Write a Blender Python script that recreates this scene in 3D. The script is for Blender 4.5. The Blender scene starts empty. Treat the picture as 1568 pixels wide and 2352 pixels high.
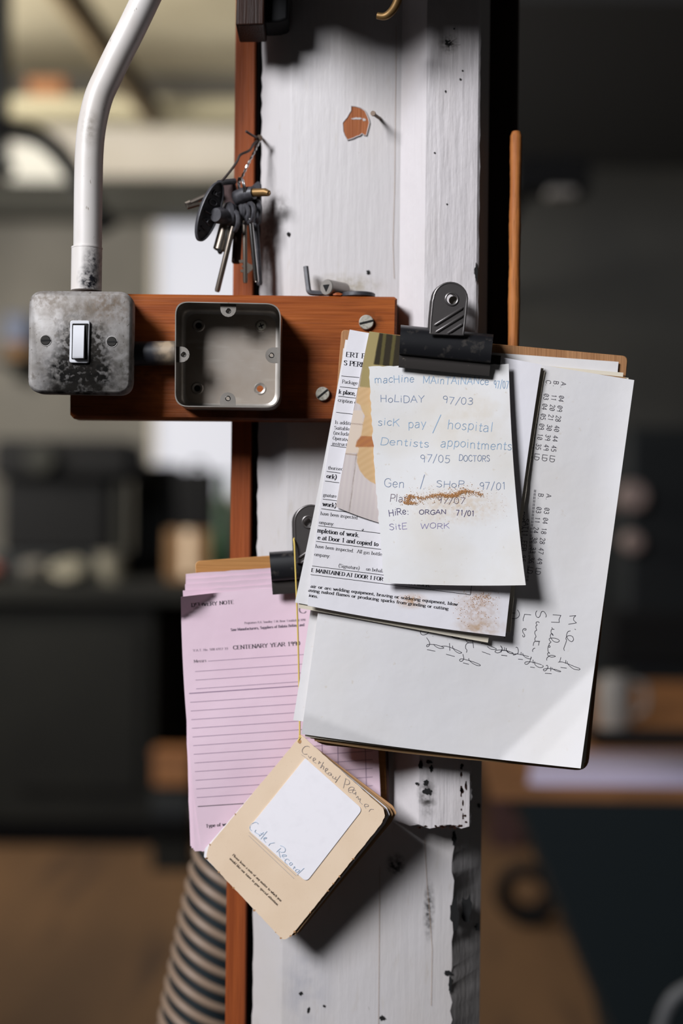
import bpy, bmesh, math, random
from mathutils import Vector, Matrix
random.seed(7)
SC = bpy.context.scene
COL = SC.collection

# ------------------------------------------------------------------ camera
CAM = Vector((0.0, 0.0, 1.25))
FPX = 1568 * 50.0 / 24.0
ROLL = 0.0105
CR, SR = math.cos(ROLL), math.sin(ROLL)
cd = bpy.data.cameras.new('camera'); cam = bpy.data.objects.new('camera', cd); COL.objects.link(cam)
cd.sensor_fit = 'HORIZONTAL'; cd.sensor_width = 24.0; cd.lens = 50.0
cd.clip_start = 0.05; cd.clip_end = 60
cd.dof.use_dof = True; cd.dof.focus_distance = 1.168; cd.dof.aperture_fstop = 1.9
cam.matrix_world = Matrix(((CR, -SR, 0, CAM.x), (0, 0, -1, CAM.y), (SR, CR, 0, CAM.z), (0, 0, 0, 1)))
SC.camera = cam

def P(px, py, y):
    """the place at distance y in front of the camera that the photograph shows at px, py"""
    dx, dy = (px - 784.0) / FPX, (1176.0 - py) / FPX
    return Vector(((dx * CR - dy * SR) * y, y, CAM.z + (dx * SR + dy * CR) * y))

# ------------------------------------------------------------------ world, lights, exposure
W = bpy.data.worlds.new('world'); SC.world = W; W.use_nodes = True
W.node_tree.nodes['Background'].inputs[0].default_value = (1.0, 0.86, 0.72, 1)
W.node_tree.nodes['Background'].inputs[1].default_value = 0.012
def area(name, loc, target, sx, sy, power, color):
    l = bpy.data.lights.new(name, 'AREA'); l.shape = 'RECTANGLE'; l.size = sx; l.size_y = sy
    l.energy = power; l.color = color
    o = bpy.data.objects.new(name, l); COL.objects.link(o); o.location = loc
    o.rotation_euler = (Vector(target) - Vector(loc)).to_track_quat('-Z', 'Y').to_euler()
    return o
area('daylight_near_window', (-2.34, -1.4, 3.30), (0.0, 1.2, 1.25), 1.3, 1.2, 272, (0.94, 0.96, 1.0))
area('daylight_far_window', (-2.34, 4.6, 2.1), (-0.2, 6.2, 2.4), 1.5, 1.0, 112, (1.0, 0.95, 0.85))
SC.view_settings.view_transform = 'Standard'; SC.view_settings.look = 'None'
SC.view_settings.gamma = 1.0; SC.view_settings.exposure = 0.0; SC.view_settings.use_curve_mapping = False

# ------------------------------------------------------------------ materials
def lin(c):
    r = []
    for v in c:
        v = v / 255.0
        r.append(v / 12.92 if v <= 0.04045 else ((v + 0.055) / 1.055) ** 2.4)
    return (r[0], r[1], r[2], 1)
def pbr(name, col, rough=0.6, metal=0.0, layers=(), spots=(), bump=None, emit=None, attr=None, spec=None, wood=None):
    """layers: (scale3, colour, lo, hi, strength) noise-masked colours; spots: (centre, radii, colour, strength, noise scale)"""
    m = bpy.data.materials.new(name); m.use_nodes = True
    nt = m.node_tree; N = nt.nodes; L = nt.links
    b = N['Principled BSDF']
    b.inputs['Roughness'].default_value = rough; b.inputs['Metallic'].default_value = metal
    if spec is not None: b.inputs['Specular IOR Level'].default_value = spec
    if emit:
        b.inputs['Emission Color'].default_value = lin(emit[0]); b.inputs['Emission Strength'].default_value = emit[1]
    g = N.new('ShaderNodeNewGeometry')
    def noise(sc, detail=4, off=0.0):
        mp = N.new('ShaderNodeMapping'); mp.inputs['Scale'].default_value = sc; mp.inputs['Location'].default_value = (off, off * 1.7, off * .3)
        L.new(g.outputs['Position'], mp.inputs['Vector'])
        n = N.new('ShaderNodeTexNoise'); n.inputs['Scale'].default_value = 1.0; n.inputs['Detail'].default_value = detail
        L.new(mp.outputs['Vector'], n.inputs['Vector']); return n.outputs['Fac']
    def ramp(v, lo, hi):
        r = N.new('ShaderNodeMapRange'); r.inputs['From Min'].default_value = lo; r.inputs['From Max'].default_value = hi
        L.new(v, r.inputs['Value']); return r.outputs['Result']
    def math_(op, a, c):
        n = N.new('ShaderNodeMath'); n.operation = op
        for i, v in enumerate((a, c)):
            if isinstance(v, (int, float)): n.inputs[i].default_value = v
            else: L.new(v, n.inputs[i])
        return n.outputs[0]
    def mix(fac, a, c):
        n = N.new('ShaderNodeMix'); n.data_type = 'RGBA'
        L.new(fac, n.inputs[0])
        for i, v in ((6, a), (7, c)):
            if isinstance(v, tuple): n.inputs[i].default_value = v
            else: L.new(v, n.inputs[i])
        return n.outputs[2]
    cur = lin(col)
    if attr:
        a = N.new('ShaderNodeAttribute'); a.attribute_name = attr; cur = a.outputs['Color']
    k = 0
    for sc, c2, lo, hi, st in layers:
        k += 1
        cur = mix(math_('MULTIPLY', ramp(noise(sc, 5, k * 3.1), lo, hi), st), cur, lin(c2))
    for cen, rad, c2, st, ns in spots:
        k += 1
        vs = N.new('ShaderNodeVectorMath'); vs.operation = 'SUBTRACT'; vs.inputs[1].default_value = cen
        L.new(g.outputs['Position'], vs.inputs[0])
        vd = N.new('ShaderNodeVectorMath'); vd.operation = 'DIVIDE'; vd.inputs[1].default_value = rad
        L.new(vs.outputs[0], vd.inputs[0])
        ln = N.new('ShaderNodeVectorMath'); ln.operation = 'LENGTH'; L.new(vd.outputs[0], ln.inputs[0])
        fall = ramp(ln.outputs['Value'], 1.0, 0.2)
        nn = ramp(noise((ns, ns, ns), 6, k * 5.3), 0.38, 0.62)
        mk = math_('MULTIPLY', math_('MULTIPLY', fall, math_('ADD', math_('MULTIPLY', nn, 0.75), 0.25)), st)
        mk = math_('MINIMUM', mk, 1.0)
        cur = mix(mk, cur, lin(c2))
    if isinstance(cur, tuple): b.inputs['Base Color'].default_value = cur
    else: L.new(cur, b.inputs['Base Color'])
    if bump:
        hs = None
        for sc, st in bump[1]:
            k += 1
            h = math_('MULTIPLY', noise(sc, 5, k * 2.3), st)
            hs = h if hs is None else math_('ADD', hs, h)
        bn = N.new('ShaderNodeBump'); bn.inputs['Distance'].default_value = bump[0]; bn.inputs['Strength'].default_value = 1.0
        L.new(hs, bn.inputs['Height']); L.new(bn.outputs['Normal'], b.inputs['Normal'])
    return m
M = {}
WHITE = (206, 201, 199)
BRUSH = (0.0007, [((260, 260, 18), 0.5), ((70, 70, 40), 0.6), ((500, 500, 120), 0.15)])
pt = lambda px, py, y: tuple(P(px, py, y))
M['paint'] = pbr('white_gloss_paint', (187, 182, 182), 0.5, spec=.25, layers=[((9, 9, 5), (178, 168, 158), 0.45, 0.75, 0.55), ((120, 120, 30), (168, 158, 145), 0.62, 0.8, 0.5), ((240, 240, 90), (70, 60, 50), 0.74, 0.80, 0.55)],
    spots=[(pt(615, 480, 1.24), (0.022, .03, .022), (52, 44, 38), 0.9, 180), (pt(608, 560, 1.245), (0.012, .03, .05), (90, 84, 80), 0.8, 260),
           (pt(700, 2270, 1.236), (.028, .02, .05), (158, 156, 162), .7, 60), (pt(908, 1985, 1.236), (.01, .02, .012), (46, 46, 46), 1.2, 300), (pt(985, 2090, 1.236), (.006, .02, .03), (40, 40, 40), 1.0, 260),
           (pt(790, 655, 1.236), (.04, .02, .012), (140, 128, 105), .8, 150)], bump=BRUSH)
M['paint_batten'] = pbr('white_brushed_paint', (195, 189, 190), 0.5, spec=.3, layers=[((14, 14, 6), (184, 174, 168), 0.5, 0.75, 0.4), ((300, 300, 100), (70, 60, 50), 0.75, 0.80, 0.5)],
    spots=[(pt(1030, 100, 1.212), (.010, .02, .010), (70, 62, 56), 1.0, 400), (pt(980, 1830, 1.212), (.010, .02, .022), (60, 56, 54), 1.0, 200)],
    bump=(0.0014, [((200, 200, 16), 0.7), ((90, 90, 50), 0.6)]))
M['paint_shade'] = pbr('shaded_worn_paint', (104, 104, 98), 0.5, layers=[((60, 60, 20), (30, 30, 28), 0.66, 0.72, 0.9)], bump=BRUSH)  # shaded copy of the white paint for the post's right side; unused
def woodmat(name, c1, c2, c3, axis, rough=0.5, spots=(), spec=.22):
    s = {'x': ((6, 90, 120), (20, 500, 700)), 'z': ((120, 90, 6), (700, 500, 20)), 'xz': ((20, 90, 60), (60, 300, 300))}[axis]
    return pbr(name, c1, rough, layers=[(s[0], c2, 0.4, 0.62, 0.85), (s[1], c3, 0.5, 0.72, 0.6)], bump=(0.0004, [(s[1], 1.0)]), spots=spots, spec=spec)
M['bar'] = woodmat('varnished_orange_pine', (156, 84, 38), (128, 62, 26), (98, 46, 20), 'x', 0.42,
    spots=[(pt(520, 955, 1.207), (.19, .03, .034), (62, 28, 13), .8, 30), (pt(730, 850, 1.207), (.05, .03, .05), (84, 40, 18), .7, 30), (pt(290, 850, 1.207), (.07, .03, .035), (34, 18, 10), .85, 60), (pt(741, 905, 1.207), (.012, .02, .010), (40, 22, 12), 1.0, 200), (pt(852, 740, 1.207), (.013, .02, .010), (70, 36, 18), 1.0, 200)])  # first spot: box shadow painted over the lower band, with darker varnish
M['strip'] = woodmat('stained_red_brown_wood', (146, 74, 36), (128, 62, 30), (106, 50, 25), 'z', 0.5)
M['stick'] = woodmat('worn_orange_dowel', (176, 112, 58), (146, 84, 40), (88, 50, 26), 'z', 0.6)
M['dark_wood'] = woodmat('dark_and_shaded_wood', (44, 24, 16), (34, 18, 12), (22, 12, 9), 'z', 0.5)
M['barewood'] = woodmat('bare_wood_under_paint', (156, 92, 54), (136, 76, 42), (110, 58, 30), 'z', 0.6)
M['board'] = woodmat('tan_hardboard', (166, 122, 84), (150, 106, 70), (126, 86, 56), 'z', 0.6)
M['board_edge'] = pbr('worn_hardboard_edge', (96, 62, 40), 0.7, layers=[((120, 120, 120), (50, 32, 22), .45, .65, .8)])
M['board2'] = woodmat('ochre_hardboard', (176, 126, 74), (164, 114, 64), (146, 100, 54), 'x', 0.6)
CRUMP = (0.0009, [((22, 22, 22), 0.8), ((60, 60, 60), 0.25)])
PAPER = (216, 213, 214)
M['paper'] = pbr('white_paper', PAPER, 0.75, layers=[((12, 12, 12), (212, 207, 203), .4, .7, .6), ((160, 160, 160), (196, 182, 164), .68, .76, .45)], bump=CRUMP)
M['slip'] = pbr('grubby_white_note_paper', (220, 218, 218), 0.75, layers=[((18, 18, 18), (212, 206, 198), .45, .7, .7), ((220, 220, 220), (188, 170, 146), .66, .76, .5)],
    spots=[(pt(1050, 1160, 1.165), (.05, .03, .02), (200, 176, 146), .6, 300), (pt(1080, 960, 1.165), (.05, .03, .03), (206, 196, 182), .6, 100)], bump=(0.0006, CRUMP[1]))
M['form'] = pbr('printed_form_paper', (217, 214, 219), 0.75, layers=[((14, 14, 14), (212, 207, 208), .4, .7, .6)],
    spots=[(pt(1095, 1395, 1.17), (.022, .03, .022), (168, 128, 90), .6, 300), (pt(1100, 1440, 1.17), (.025, .03, .01), (176, 146, 116), .9, 200), (pt(945, 1380, 1.17), (.015, .03, .008), (180, 140, 100), .8, 260)], bump=CRUMP)
M['cream'] = pbr('cream_aged_paper', (212, 203, 186), 0.78, layers=[((20, 20, 20), (196, 184, 162), .4, .7, .6)], bump=CRUMP)
M['pink'] = pbr('pink_form_paper', (223, 196, 209), 0.75, layers=[((14, 14, 14), (214, 184, 199), .4, .7, .6)], bump=CRUMP)
M['card'] = pbr('buff_card', (218, 194, 168), 0.7, layers=[((26, 26, 26), (208, 182, 154), .4, .7, .6), ((900, 900, 900), (186, 158, 128), .62, .74, .35)])
M['card_edge'] = pbr('scuffed_card_edge', (178, 134, 92), 0.8)
M['card_back'] = pbr('aged_card_pages', (150, 116, 78), 0.75, layers=[((60, 60, 60), (132, 98, 62), .4, .7, .7)])
M['label'] = pbr('white_sticker', (226, 222, 226), 0.65, layers=[((120, 120, 120), (220, 216, 220), .5, .7, .5)])
def ink(name, c): M[name] = pbr(name, c, 0.7, spec=0.2)
ink('black_ink', (34, 33, 38)); ink('grey_ink', (112, 98, 112)); ink('blue_pencil', (140, 168, 196)); ink('slate_pencil', (128, 142, 168))
ink('purple_pen', (74, 66, 104)); ink('violet_pen', (136, 128, 166)); ink('pen_ink', (48, 46, 56)); ink('dot_matrix_ink', (70, 66, 74)); ink('pencil', (172, 160, 152)); ink('pale_blue_pencil', (172, 190, 208)); ink('pink_rule', (128, 104, 128)); ink('brown_ink', (70, 58, 50))
M['photo'] = pbr('glossy_photo_print', (200, 190, 180), 0.3, attr='picture')
M['clip'] = pbr('black_japanned_steel', (20, 20, 23), 0.38, layers=[((160, 160, 160), (84, 78, 72), .56, .78, .5)], spec=.5)
M['clip_lip'] = pbr('worn_grey_steel_lip', (52, 48, 46), 0.5, layers=[((300, 300, 300), (110, 102, 92), .66, .74, .6)])
M['clip_handle'] = pbr('gunmetal_handle', (88, 84, 83), 0.34, 0.5, layers=[((80, 80, 80), (84, 80, 80), .4, .7, .6)])
M['steel'] = pbr('galvanised_steel', (160, 154, 148), 0.42, 0.75, layers=[((50, 50, 50), (130, 122, 112), .4, .7, .7), ((240, 240, 240), (96, 84, 70), .66, .74, .5)])
M['zinc_floor'] = pbr('dusty_zinc_box_floor', (150, 141, 132), 0.55, 0.3, spec=.3, layers=[((40, 40, 40), (140, 128, 116), .4, .65, .7), ((30, 30, 160), (176, 168, 158), .6, .75, .4)])
pc = (183, 785)
M['plate'] = pbr('grimy_metal_plate', (158, 154, 152), 0.55, 0.15, spec=.3, layers=[((70, 70, 70), (122, 116, 110), .42, .64, .7), ((320, 320, 320), (70, 62, 54), .62, .70, .7), ((110, 110, 110), (92, 84, 76), .60, .68, .6)],
    spots=[(pt(185, 852, 1.167), (.036, .02, .026), (12, 11, 10), 2.2, 240), (pt(172, 790, 1.167), (.020, .02, .034), (34, 30, 26), 1.5, 300), (pt(215, 800, 1.167), (.018, .02, .03), (34, 30, 26), 1.4, 300), (pt(186, 900, 1.167), (.05, .02, .014), (30, 27, 24), 1.5, 140), (pt(185, 710, 1.167), (.04, .02, .016), (96, 88, 80), 1.0, 120), (pt(250, 700, 1.167), (.03, .02, .02), (104, 88, 72), .8, 300), (pt(110, 690, 1.167), (.03, .02, .014), (90, 78, 66), .8, 300), (pt(285, 840, 1.167), (.014, .02, .03), (80, 76, 70), 1.0, 160)],
    bump=(.0006, [((90, 90, 90), .8)]))
M['rocker'] = pbr('white_switch_plastic', (206, 206, 211), 0.4)
M['chrome'] = pbr('bright_metal', (205, 202, 200), 0.2, 1.0)
M['screw'] = pbr('dull_screw_metal', (186, 182, 170), 0.45, 0.4, layers=[((400, 400, 400), (90, 80, 66), .5, .7, .7)])
M['dark_screw'] = pbr('dark_screw_metal', (58, 56, 54), 0.4, 0.8)
M['hole'] = pbr('hole_shade_and_chips', (10, 9, 9), 0.9)  # unlit insides of holes and slots painted flat dark; also black chips
M['conduit'] = pbr('white_painted_conduit', (206, 200, 196), 0.4, layers=[((30, 30, 12), (184, 174, 164), .45, .7, .6), ((260, 260, 120), (120, 106, 92), .68, .74, .7)],
    spots=[(pt(205, 640, 1.17), (.012, .03, .016), (22, 22, 28), 1.5, 240), (pt(212, 600, 1.17), (.010, .03, .016), (60, 58, 62), 1.0, 320), (pt(205, 290, 1.17), (.01, .03, .02), (130, 120, 108), .7, 160)])
M['conduit_dark'] = pbr('grimy_black_conduit', (30, 30, 36), 0.5, spots=[(pt(385, 800, 1.19), (.014, .03, .02), (150, 132, 110), 1.2, 90)])
M['blackmetal'] = pbr('dark_cast_metal', (62, 61, 65), 0.42, 0.2, layers=[((200, 200, 200), (88, 86, 90), .5, .7, .6)])
M['brass'] = pbr('worn_brass', (128, 98, 58), 0.5, 0.6)
M['keysteel'] = pbr('tarnished_key_steel', (128, 118, 108), 0.35, 0.85)
M['wire'] = pbr('dark_iron_wire', (80, 70, 66), 0.45, 0.6)
M['string'] = pbr('yellow_string', (206, 178, 92), 0.8)
M['nail'] = pbr('rusty_nail', (96, 80, 68), 0.6, 0.5)
M['black'] = pbr('matt_black', (9, 9, 11), 0.8, spec=.2)
M['rack'] = pbr('black_toothed_plastic', (14, 15, 17), 0.5)
M['sawdust'] = pbr('sawdust', (180, 132, 84), 0.9)
M['hose_rib'] = pbr('tan_hose_rib', (138, 116, 98), 0.5)
M['hose_wall'] = pbr('dark_hose_wall', (24, 32, 36), 0.45)
# background
M['floor'] = pbr('worn_brown_floorboards', (108, 78, 49), 0.7, layers=[((2.2, .6, 1), (84, 60, 38), .4, .65, .8), ((9, 1.2, 1), (60, 42, 30), .58, .7, .7)])
M['wall_pale'] = pbr('grey_plaster', (114, 110, 103), 0.8, layers=[((1.2, 1.2, 1.2), (78, 75, 70), .4, .65, .8)])
M['wall_dark'] = pbr('dark_grey_plaster', (58, 57, 54), 0.8, layers=[((1, 1, .8), (42, 42, 42), .4, .65, .8)])
M['ceil'] = pbr('beige_ceiling_paint', (224, 215, 190), 0.8, layers=[((.8, .8, .8), (160, 150, 126), .4, .65, .8)])
M['ceil_dark'] = pbr('dark_boards', (36, 36, 38), 0.8)
M['frieze'] = pbr('off_white_wall_paint', (204, 197, 188), 0.7)
M['beam_dark'] = pbr('black_olive_beam', (34, 33, 26), 0.7)
M['beam_brown'] = pbr('brown_pipe_paint', (112, 96, 70), 0.7)
M['beam_olive'] = pbr('olive_painted_beam', (168, 160, 134), 0.7)
M['glow'] = pbr('daylit_frosted_glass', (90, 90, 95), 0.5, emit=((236, 236, 244), 0.72))
M['glow2'] = pbr('daylit_dim_glass', (200, 198, 190), 0.5, emit=((200, 196, 186), 0.5))
M['cab'] = pbr('charcoal_cabinet_paint', (31, 31, 28), 0.75, spec=.2, layers=[((2, 2, 2), (23, 23, 22), .4, .6, .7)])
M['machine'] = pbr('black_green_machine_paint', (13, 17, 20), 0.65, spec=.25)
M['machine_teal'] = pbr('dark_teal_steel', (17, 25, 28), 0.7, spec=.25)
M['bench_wood'] = pbr('brown_bench_wood', (150, 100, 58), 0.6, layers=[((3, 1, 3), (116, 76, 42), .4, .6, .8)])
M['blue'] = pbr('dull_blue_plastic', (38, 52, 84), 0.5)
M['orange'] = pbr('burnt_orange_paint', (140, 92, 54), 0.6)
M['redrag'] = pbr('rust_red_cloth', (104, 50, 38), 0.9)
M['greyrag'] = pbr('grey_cloth', (80, 76, 70), 0.9)
M['whiterag'] = pbr('off_white_cloth', (106, 101, 88), 0.9)
M['tan'] = pbr('tan_card', (112, 82, 50), 0.8)
M['green'] = pbr('bottle_green', (44, 84, 56), 0.4)
M['lilac'] = pbr('lilac_white_paper', (168, 160, 186), 0.8)
M['paleplastic'] = pbr('pale_grey_plastic', (130, 125, 120), 0.5)
M['maroon'] = pbr('dark_maroon_paint', (58, 32, 30), 0.6)
M['cable'] = pbr('grey_cable', (110, 110, 112), 0.5)
M['mauve'] = pbr('mauve_grey_metal', (128, 112, 108), 0.5)

# ------------------------------------------------------------------ mesh helpers
class MB:
    def __init__(s): s.v = []; s.f = []; s.m = []
    def add(s, vs, fs, mi=0):
        o = len(s.v); s.v += [tuple(v) for v in vs]
        for f in fs: s.f.append([i + o for i in f]); s.m.append(mi)
        return s
    def box(s, lo, hi, mi=0):
        x0, y0, z0 = lo; x1, y1, z1 = hi
        vs = [(x0, y0, z0), (x1, y0, z0), (x1, y1, z0), (x0, y1, z0), (x0, y0, z1), (x1, y0, z1), (x1, y1, z1), (x0, y1, z1)]
        return s.add(vs, [(0, 3, 2, 1), (4, 5, 6, 7), (0, 1, 5, 4), (1, 2, 6, 5), (2, 3, 7, 6), (3, 0, 4, 7)], mi)
    def loft(s, loops, mi=0, cap=True, closed=True):
        n = len(loops[0]); vs = [p for l in loops for p in l]; fs = []
        for k in range(len(loops) - 1):
            for i in range(n if closed else n - 1):
                j = (i + 1) % n
                fs.append((k * n + i, k * n + j, (k + 1) * n + j, (k + 1) * n + i))
        if cap: fs += [tuple(range(n))[::-1], tuple((len(loops) - 1) * n + i for i in range(n))]
        return s.add(vs, fs, mi)
    def prism(s, poly, y0, y1, mi=0, ch=0.0):
        """outline taken at distance y0, straight back to y1, front edge chamfered by ch"""
        a = [P(x, y, y0) for x, y in poly]
        back = [Vector((p.x, y1, p.z)) for p in a]
        if ch:
            c = sum(a, Vector()) / len(a); n = len(a); ins = []
            for i in range(n):
                e1 = (a[i] - a[i - 1]); e2 = (a[(i + 1) % n] - a[i]); 
                t = Vector((e1.normalized() + e2.normalized())).normalized()
                nrm = Vector((t.z, 0, -t.x))
                if nrm.dot(c - a[i]) < 0: nrm = -nrm
                ins.append(a[i] + nrm * ch)
            mid = [Vector((p.x, y0 + ch, p.z)) for p in a]
            mid2 = [Vector((p.x * .3 + q.x * .7, y0 + ch * .3, p.z * .3 + q.z * .7)) for p, q in zip(a, ins)]
            return s.loft([ins, mid2, mid, back], mi)
        return s.loft([a, back], mi)
    def tube(s, pts, r, seg=12, mi=0, cap=True):
        pts = [Vector(p) for p in pts]; n = len(pts)
        rs = r if isinstance(r, (list, tuple)) else [r] * n
        loops = []; t0 = (pts[1] - pts[0]).normalized()
        u = t0.orthogonal().normalized()
        for i in range(n):
            t = (pts[min(i + 1, n - 1)] - pts[max(i - 1, 0)]).normalized()
            u = (u - t * u.dot(t)).normalized(); w = t.cross(u)
            loops.append([pts[i] + (u * math.cos(a) + w * math.sin(a)) * rs[i] for a in [2 * math.pi * k / seg for k in range(seg)]])
        return s.loft(loops, mi, cap)
    def disc(s, c, r, y0, y1, mi=0, seg=24, ch=0.0):
        """short cylinder facing the camera; c is a world point, r in metres"""
        lo = []
        ring = lambda rr, y: [Vector((c.x + rr * math.cos(2 * math.pi * k / seg), y, c.z + rr * math.sin(2 * math.pi * k / seg))) for k in range(seg)]
        return s.loft([ring(r - ch, y0), ring(r, y0 + ch), ring(r, y1)] if ch else [ring(r, y0), ring(r, y1)], mi)
    def ring(s, c, R, r, mi=0, seg=28, q=8, nrm=(0, 1, 0)):
        nrm = Vector(nrm).normalized(); u = nrm.orthogonal().normalized(); w = nrm.cross(u); vs = []; fs = []
        for i in range(seg):
            a = 2 * math.pi * i / seg; d = u * math.cos(a) + w * math.sin(a)
            for j in range(q):
                b = 2 * math.pi * j / q
                vs.append(Vector(c) + d * (R + r * math.cos(b)) + nrm * r * math.sin(b))
        for i in range(seg):
            for j in range(q):
                fs.append((i * q + j, ((i + 1) % seg) * q + j, ((i + 1) % seg) * q + (j + 1) % q, i * q + (j + 1) % q))
        return s.add(vs, fs, mi)
    def plate_hole(s, outer, hc, hr, y0, y1, mi=0):
        """outline in photo pixels with a round hole (pixels), thickness y0..y1"""
        c = P(hc[0], hc[1], y0); R = hr / FPX * y0
        a = [P(x, y, y0) for x, y in outer]; n = len(a)
        inn = []
        for p in a:
            d = Vector((p.x - c.x, 0, p.z - c.z)).normalized(); inn.append(c + d * R)
        bk = lambda l: [Vector((p.x, y1, p.z)) for p in l]
        return s.loft([inn, a, bk(a), bk(inn), inn], mi, cap=False)
    def lump(s, c, rx, ry, rz, mi=0, seed=0, n=14, amp=.25):
        rnd = random.Random(seed); ph = [rnd.uniform(0, 6.28) for _ in range(6)]; vs = []; fs = []
        for i in range(n + 1):
            th = math.pi * i / n
            for j in range(2 * n):
                f = math.pi * j / n
                k = 1 + amp * (math.sin(3 * f + ph[0] + 2 * th) * .5 + math.sin(5 * th + ph[1] + f) * .4 + math.sin(2 * f - 4 * th + ph[2]) * .4)
                z = math.cos(th) * rz * k
                vs.append((c[0] + math.sin(th) * math.cos(f) * rx * k, c[1] + math.sin(th) * math.sin(f) * ry * k, c[2] + rz + max(z, -rz)))
        for i in range(n):
            for j in range(2 * n):
                j2 = (j + 1) % (2 * n)
                fs.append((i * 2 * n + j, i * 2 * n + j2, (i + 1) * 2 * n + j2, (i + 1) * 2 * n + j))
        return s.add(vs, fs, mi)
    def build(s, name, mats, parent=None, bevel=0.0, smooth=35, recalc=True, loc=None):
        if not isinstance(mats, (list, tuple)): mats = [mats]
        if parent is not None: o = Vector(parent['_w'])
        elif loc is not None: o = Vector(loc)
        else:
            xs, ys, zs = zip(*s.v); o = Vector(((min(xs) + max(xs)) / 2, (min(ys) + max(ys)) / 2, min(zs)))
        me = bpy.data.meshes.new(name)
        me.from_pydata([(v[0] - o.x, v[1] - o.y, v[2] - o.z) for v in s.v], [], s.f)
        for m in mats: me.materials.append(M[m] if isinstance(m, str) else m)
        me.polygons.foreach_set('material_index', s.m)
        if recalc:
            bm = bmesh.new(); bm.from_mesh(me); bmesh.ops.recalc_face_normals(bm, faces=bm.faces); bm.to_mesh(me); bm.free()
        me.polygons.foreach_set('use_smooth', [True] * len(me.polygons))
        me.set_sharp_from_angle(angle=math.radians(smooth)); me.update()
        ob = bpy.data.objects.new(name, me); COL.objects.link(ob)
        ob['_w'] = tuple(o)
        if parent is not None: ob.parent = parent; ob.location = (0, 0, 0)
        else: ob.location = o
        if bevel:
            b = ob.modifiers.new('bevel', 'BEVEL'); b.width = bevel; b.segments = 3; b.limit_method = 'ANGLE'; b.angle_limit = math.radians(40)
        return ob
def tag(o, label, cat, group=None, kind=None):
    o['label'] = label; o['category'] = cat
    if group: o['group'] = group
    if kind: o['kind'] = kind
    return o
def thing(name, loc, label, cat, group=None):
    o = bpy.data.objects.new(name, None); COL.objects.link(o); o.location = loc; o['_w'] = tuple(loc)
    o.empty_display_size = .02
    return tag(o, label, cat, group)
def struct(o): o['kind'] = 'structure'; return o
def cat_rom(pts, n=6, closed=False):
    out = []; N = len(pts)
    for i in range(N - 1):
        p0 = pts[max(i - 1, 0)]; p1 = pts[i]; p2 = pts[i + 1]; p3 = pts[min(i + 2, N - 1)]
        if closed and i == 0: p0 = pts[-2]
        if closed and i == N - 2: p3 = pts[1]
        for k in range(n):
            t = k / n
            out.append(tuple(.5 * (2 * b + (c - a) * t + (2 * a - 5 * b + 4 * c - d) * t * t + (-a + 3 * b - 3 * c + d) * t ** 3) for a, b, c, d in zip(p0, p1, p2, p3)))
    out.append(tuple(pts[-1])); return out
def rpoly(pts, r, n=5):
    out = []; N = len(pts)
    for i in range(N):
        rr = r[i] if isinstance(r, (list, tuple)) else r
        p = Vector(pts[i]); a = Vector(pts[i - 1]) - p; b = Vector(pts[(i + 1) % N]) - p
        if rr <= 0: out.append(tuple(p)); continue
        p1 = p + a.normalized() * rr; p2 = p + b.normalized() * rr
        for k in range(n + 1):
            t = k / n; q = p1 * (1 - t) ** 2 + p * 2 * t * (1 - t) + p2 * t * t; out.append(tuple(q))
    return out
def circ(c, r, n=24): return [(c[0] + r * math.cos(2 * math.pi * k / n), c[1] + r * math.sin(2 * math.pi * k / n)) for k in range(n)]

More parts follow.
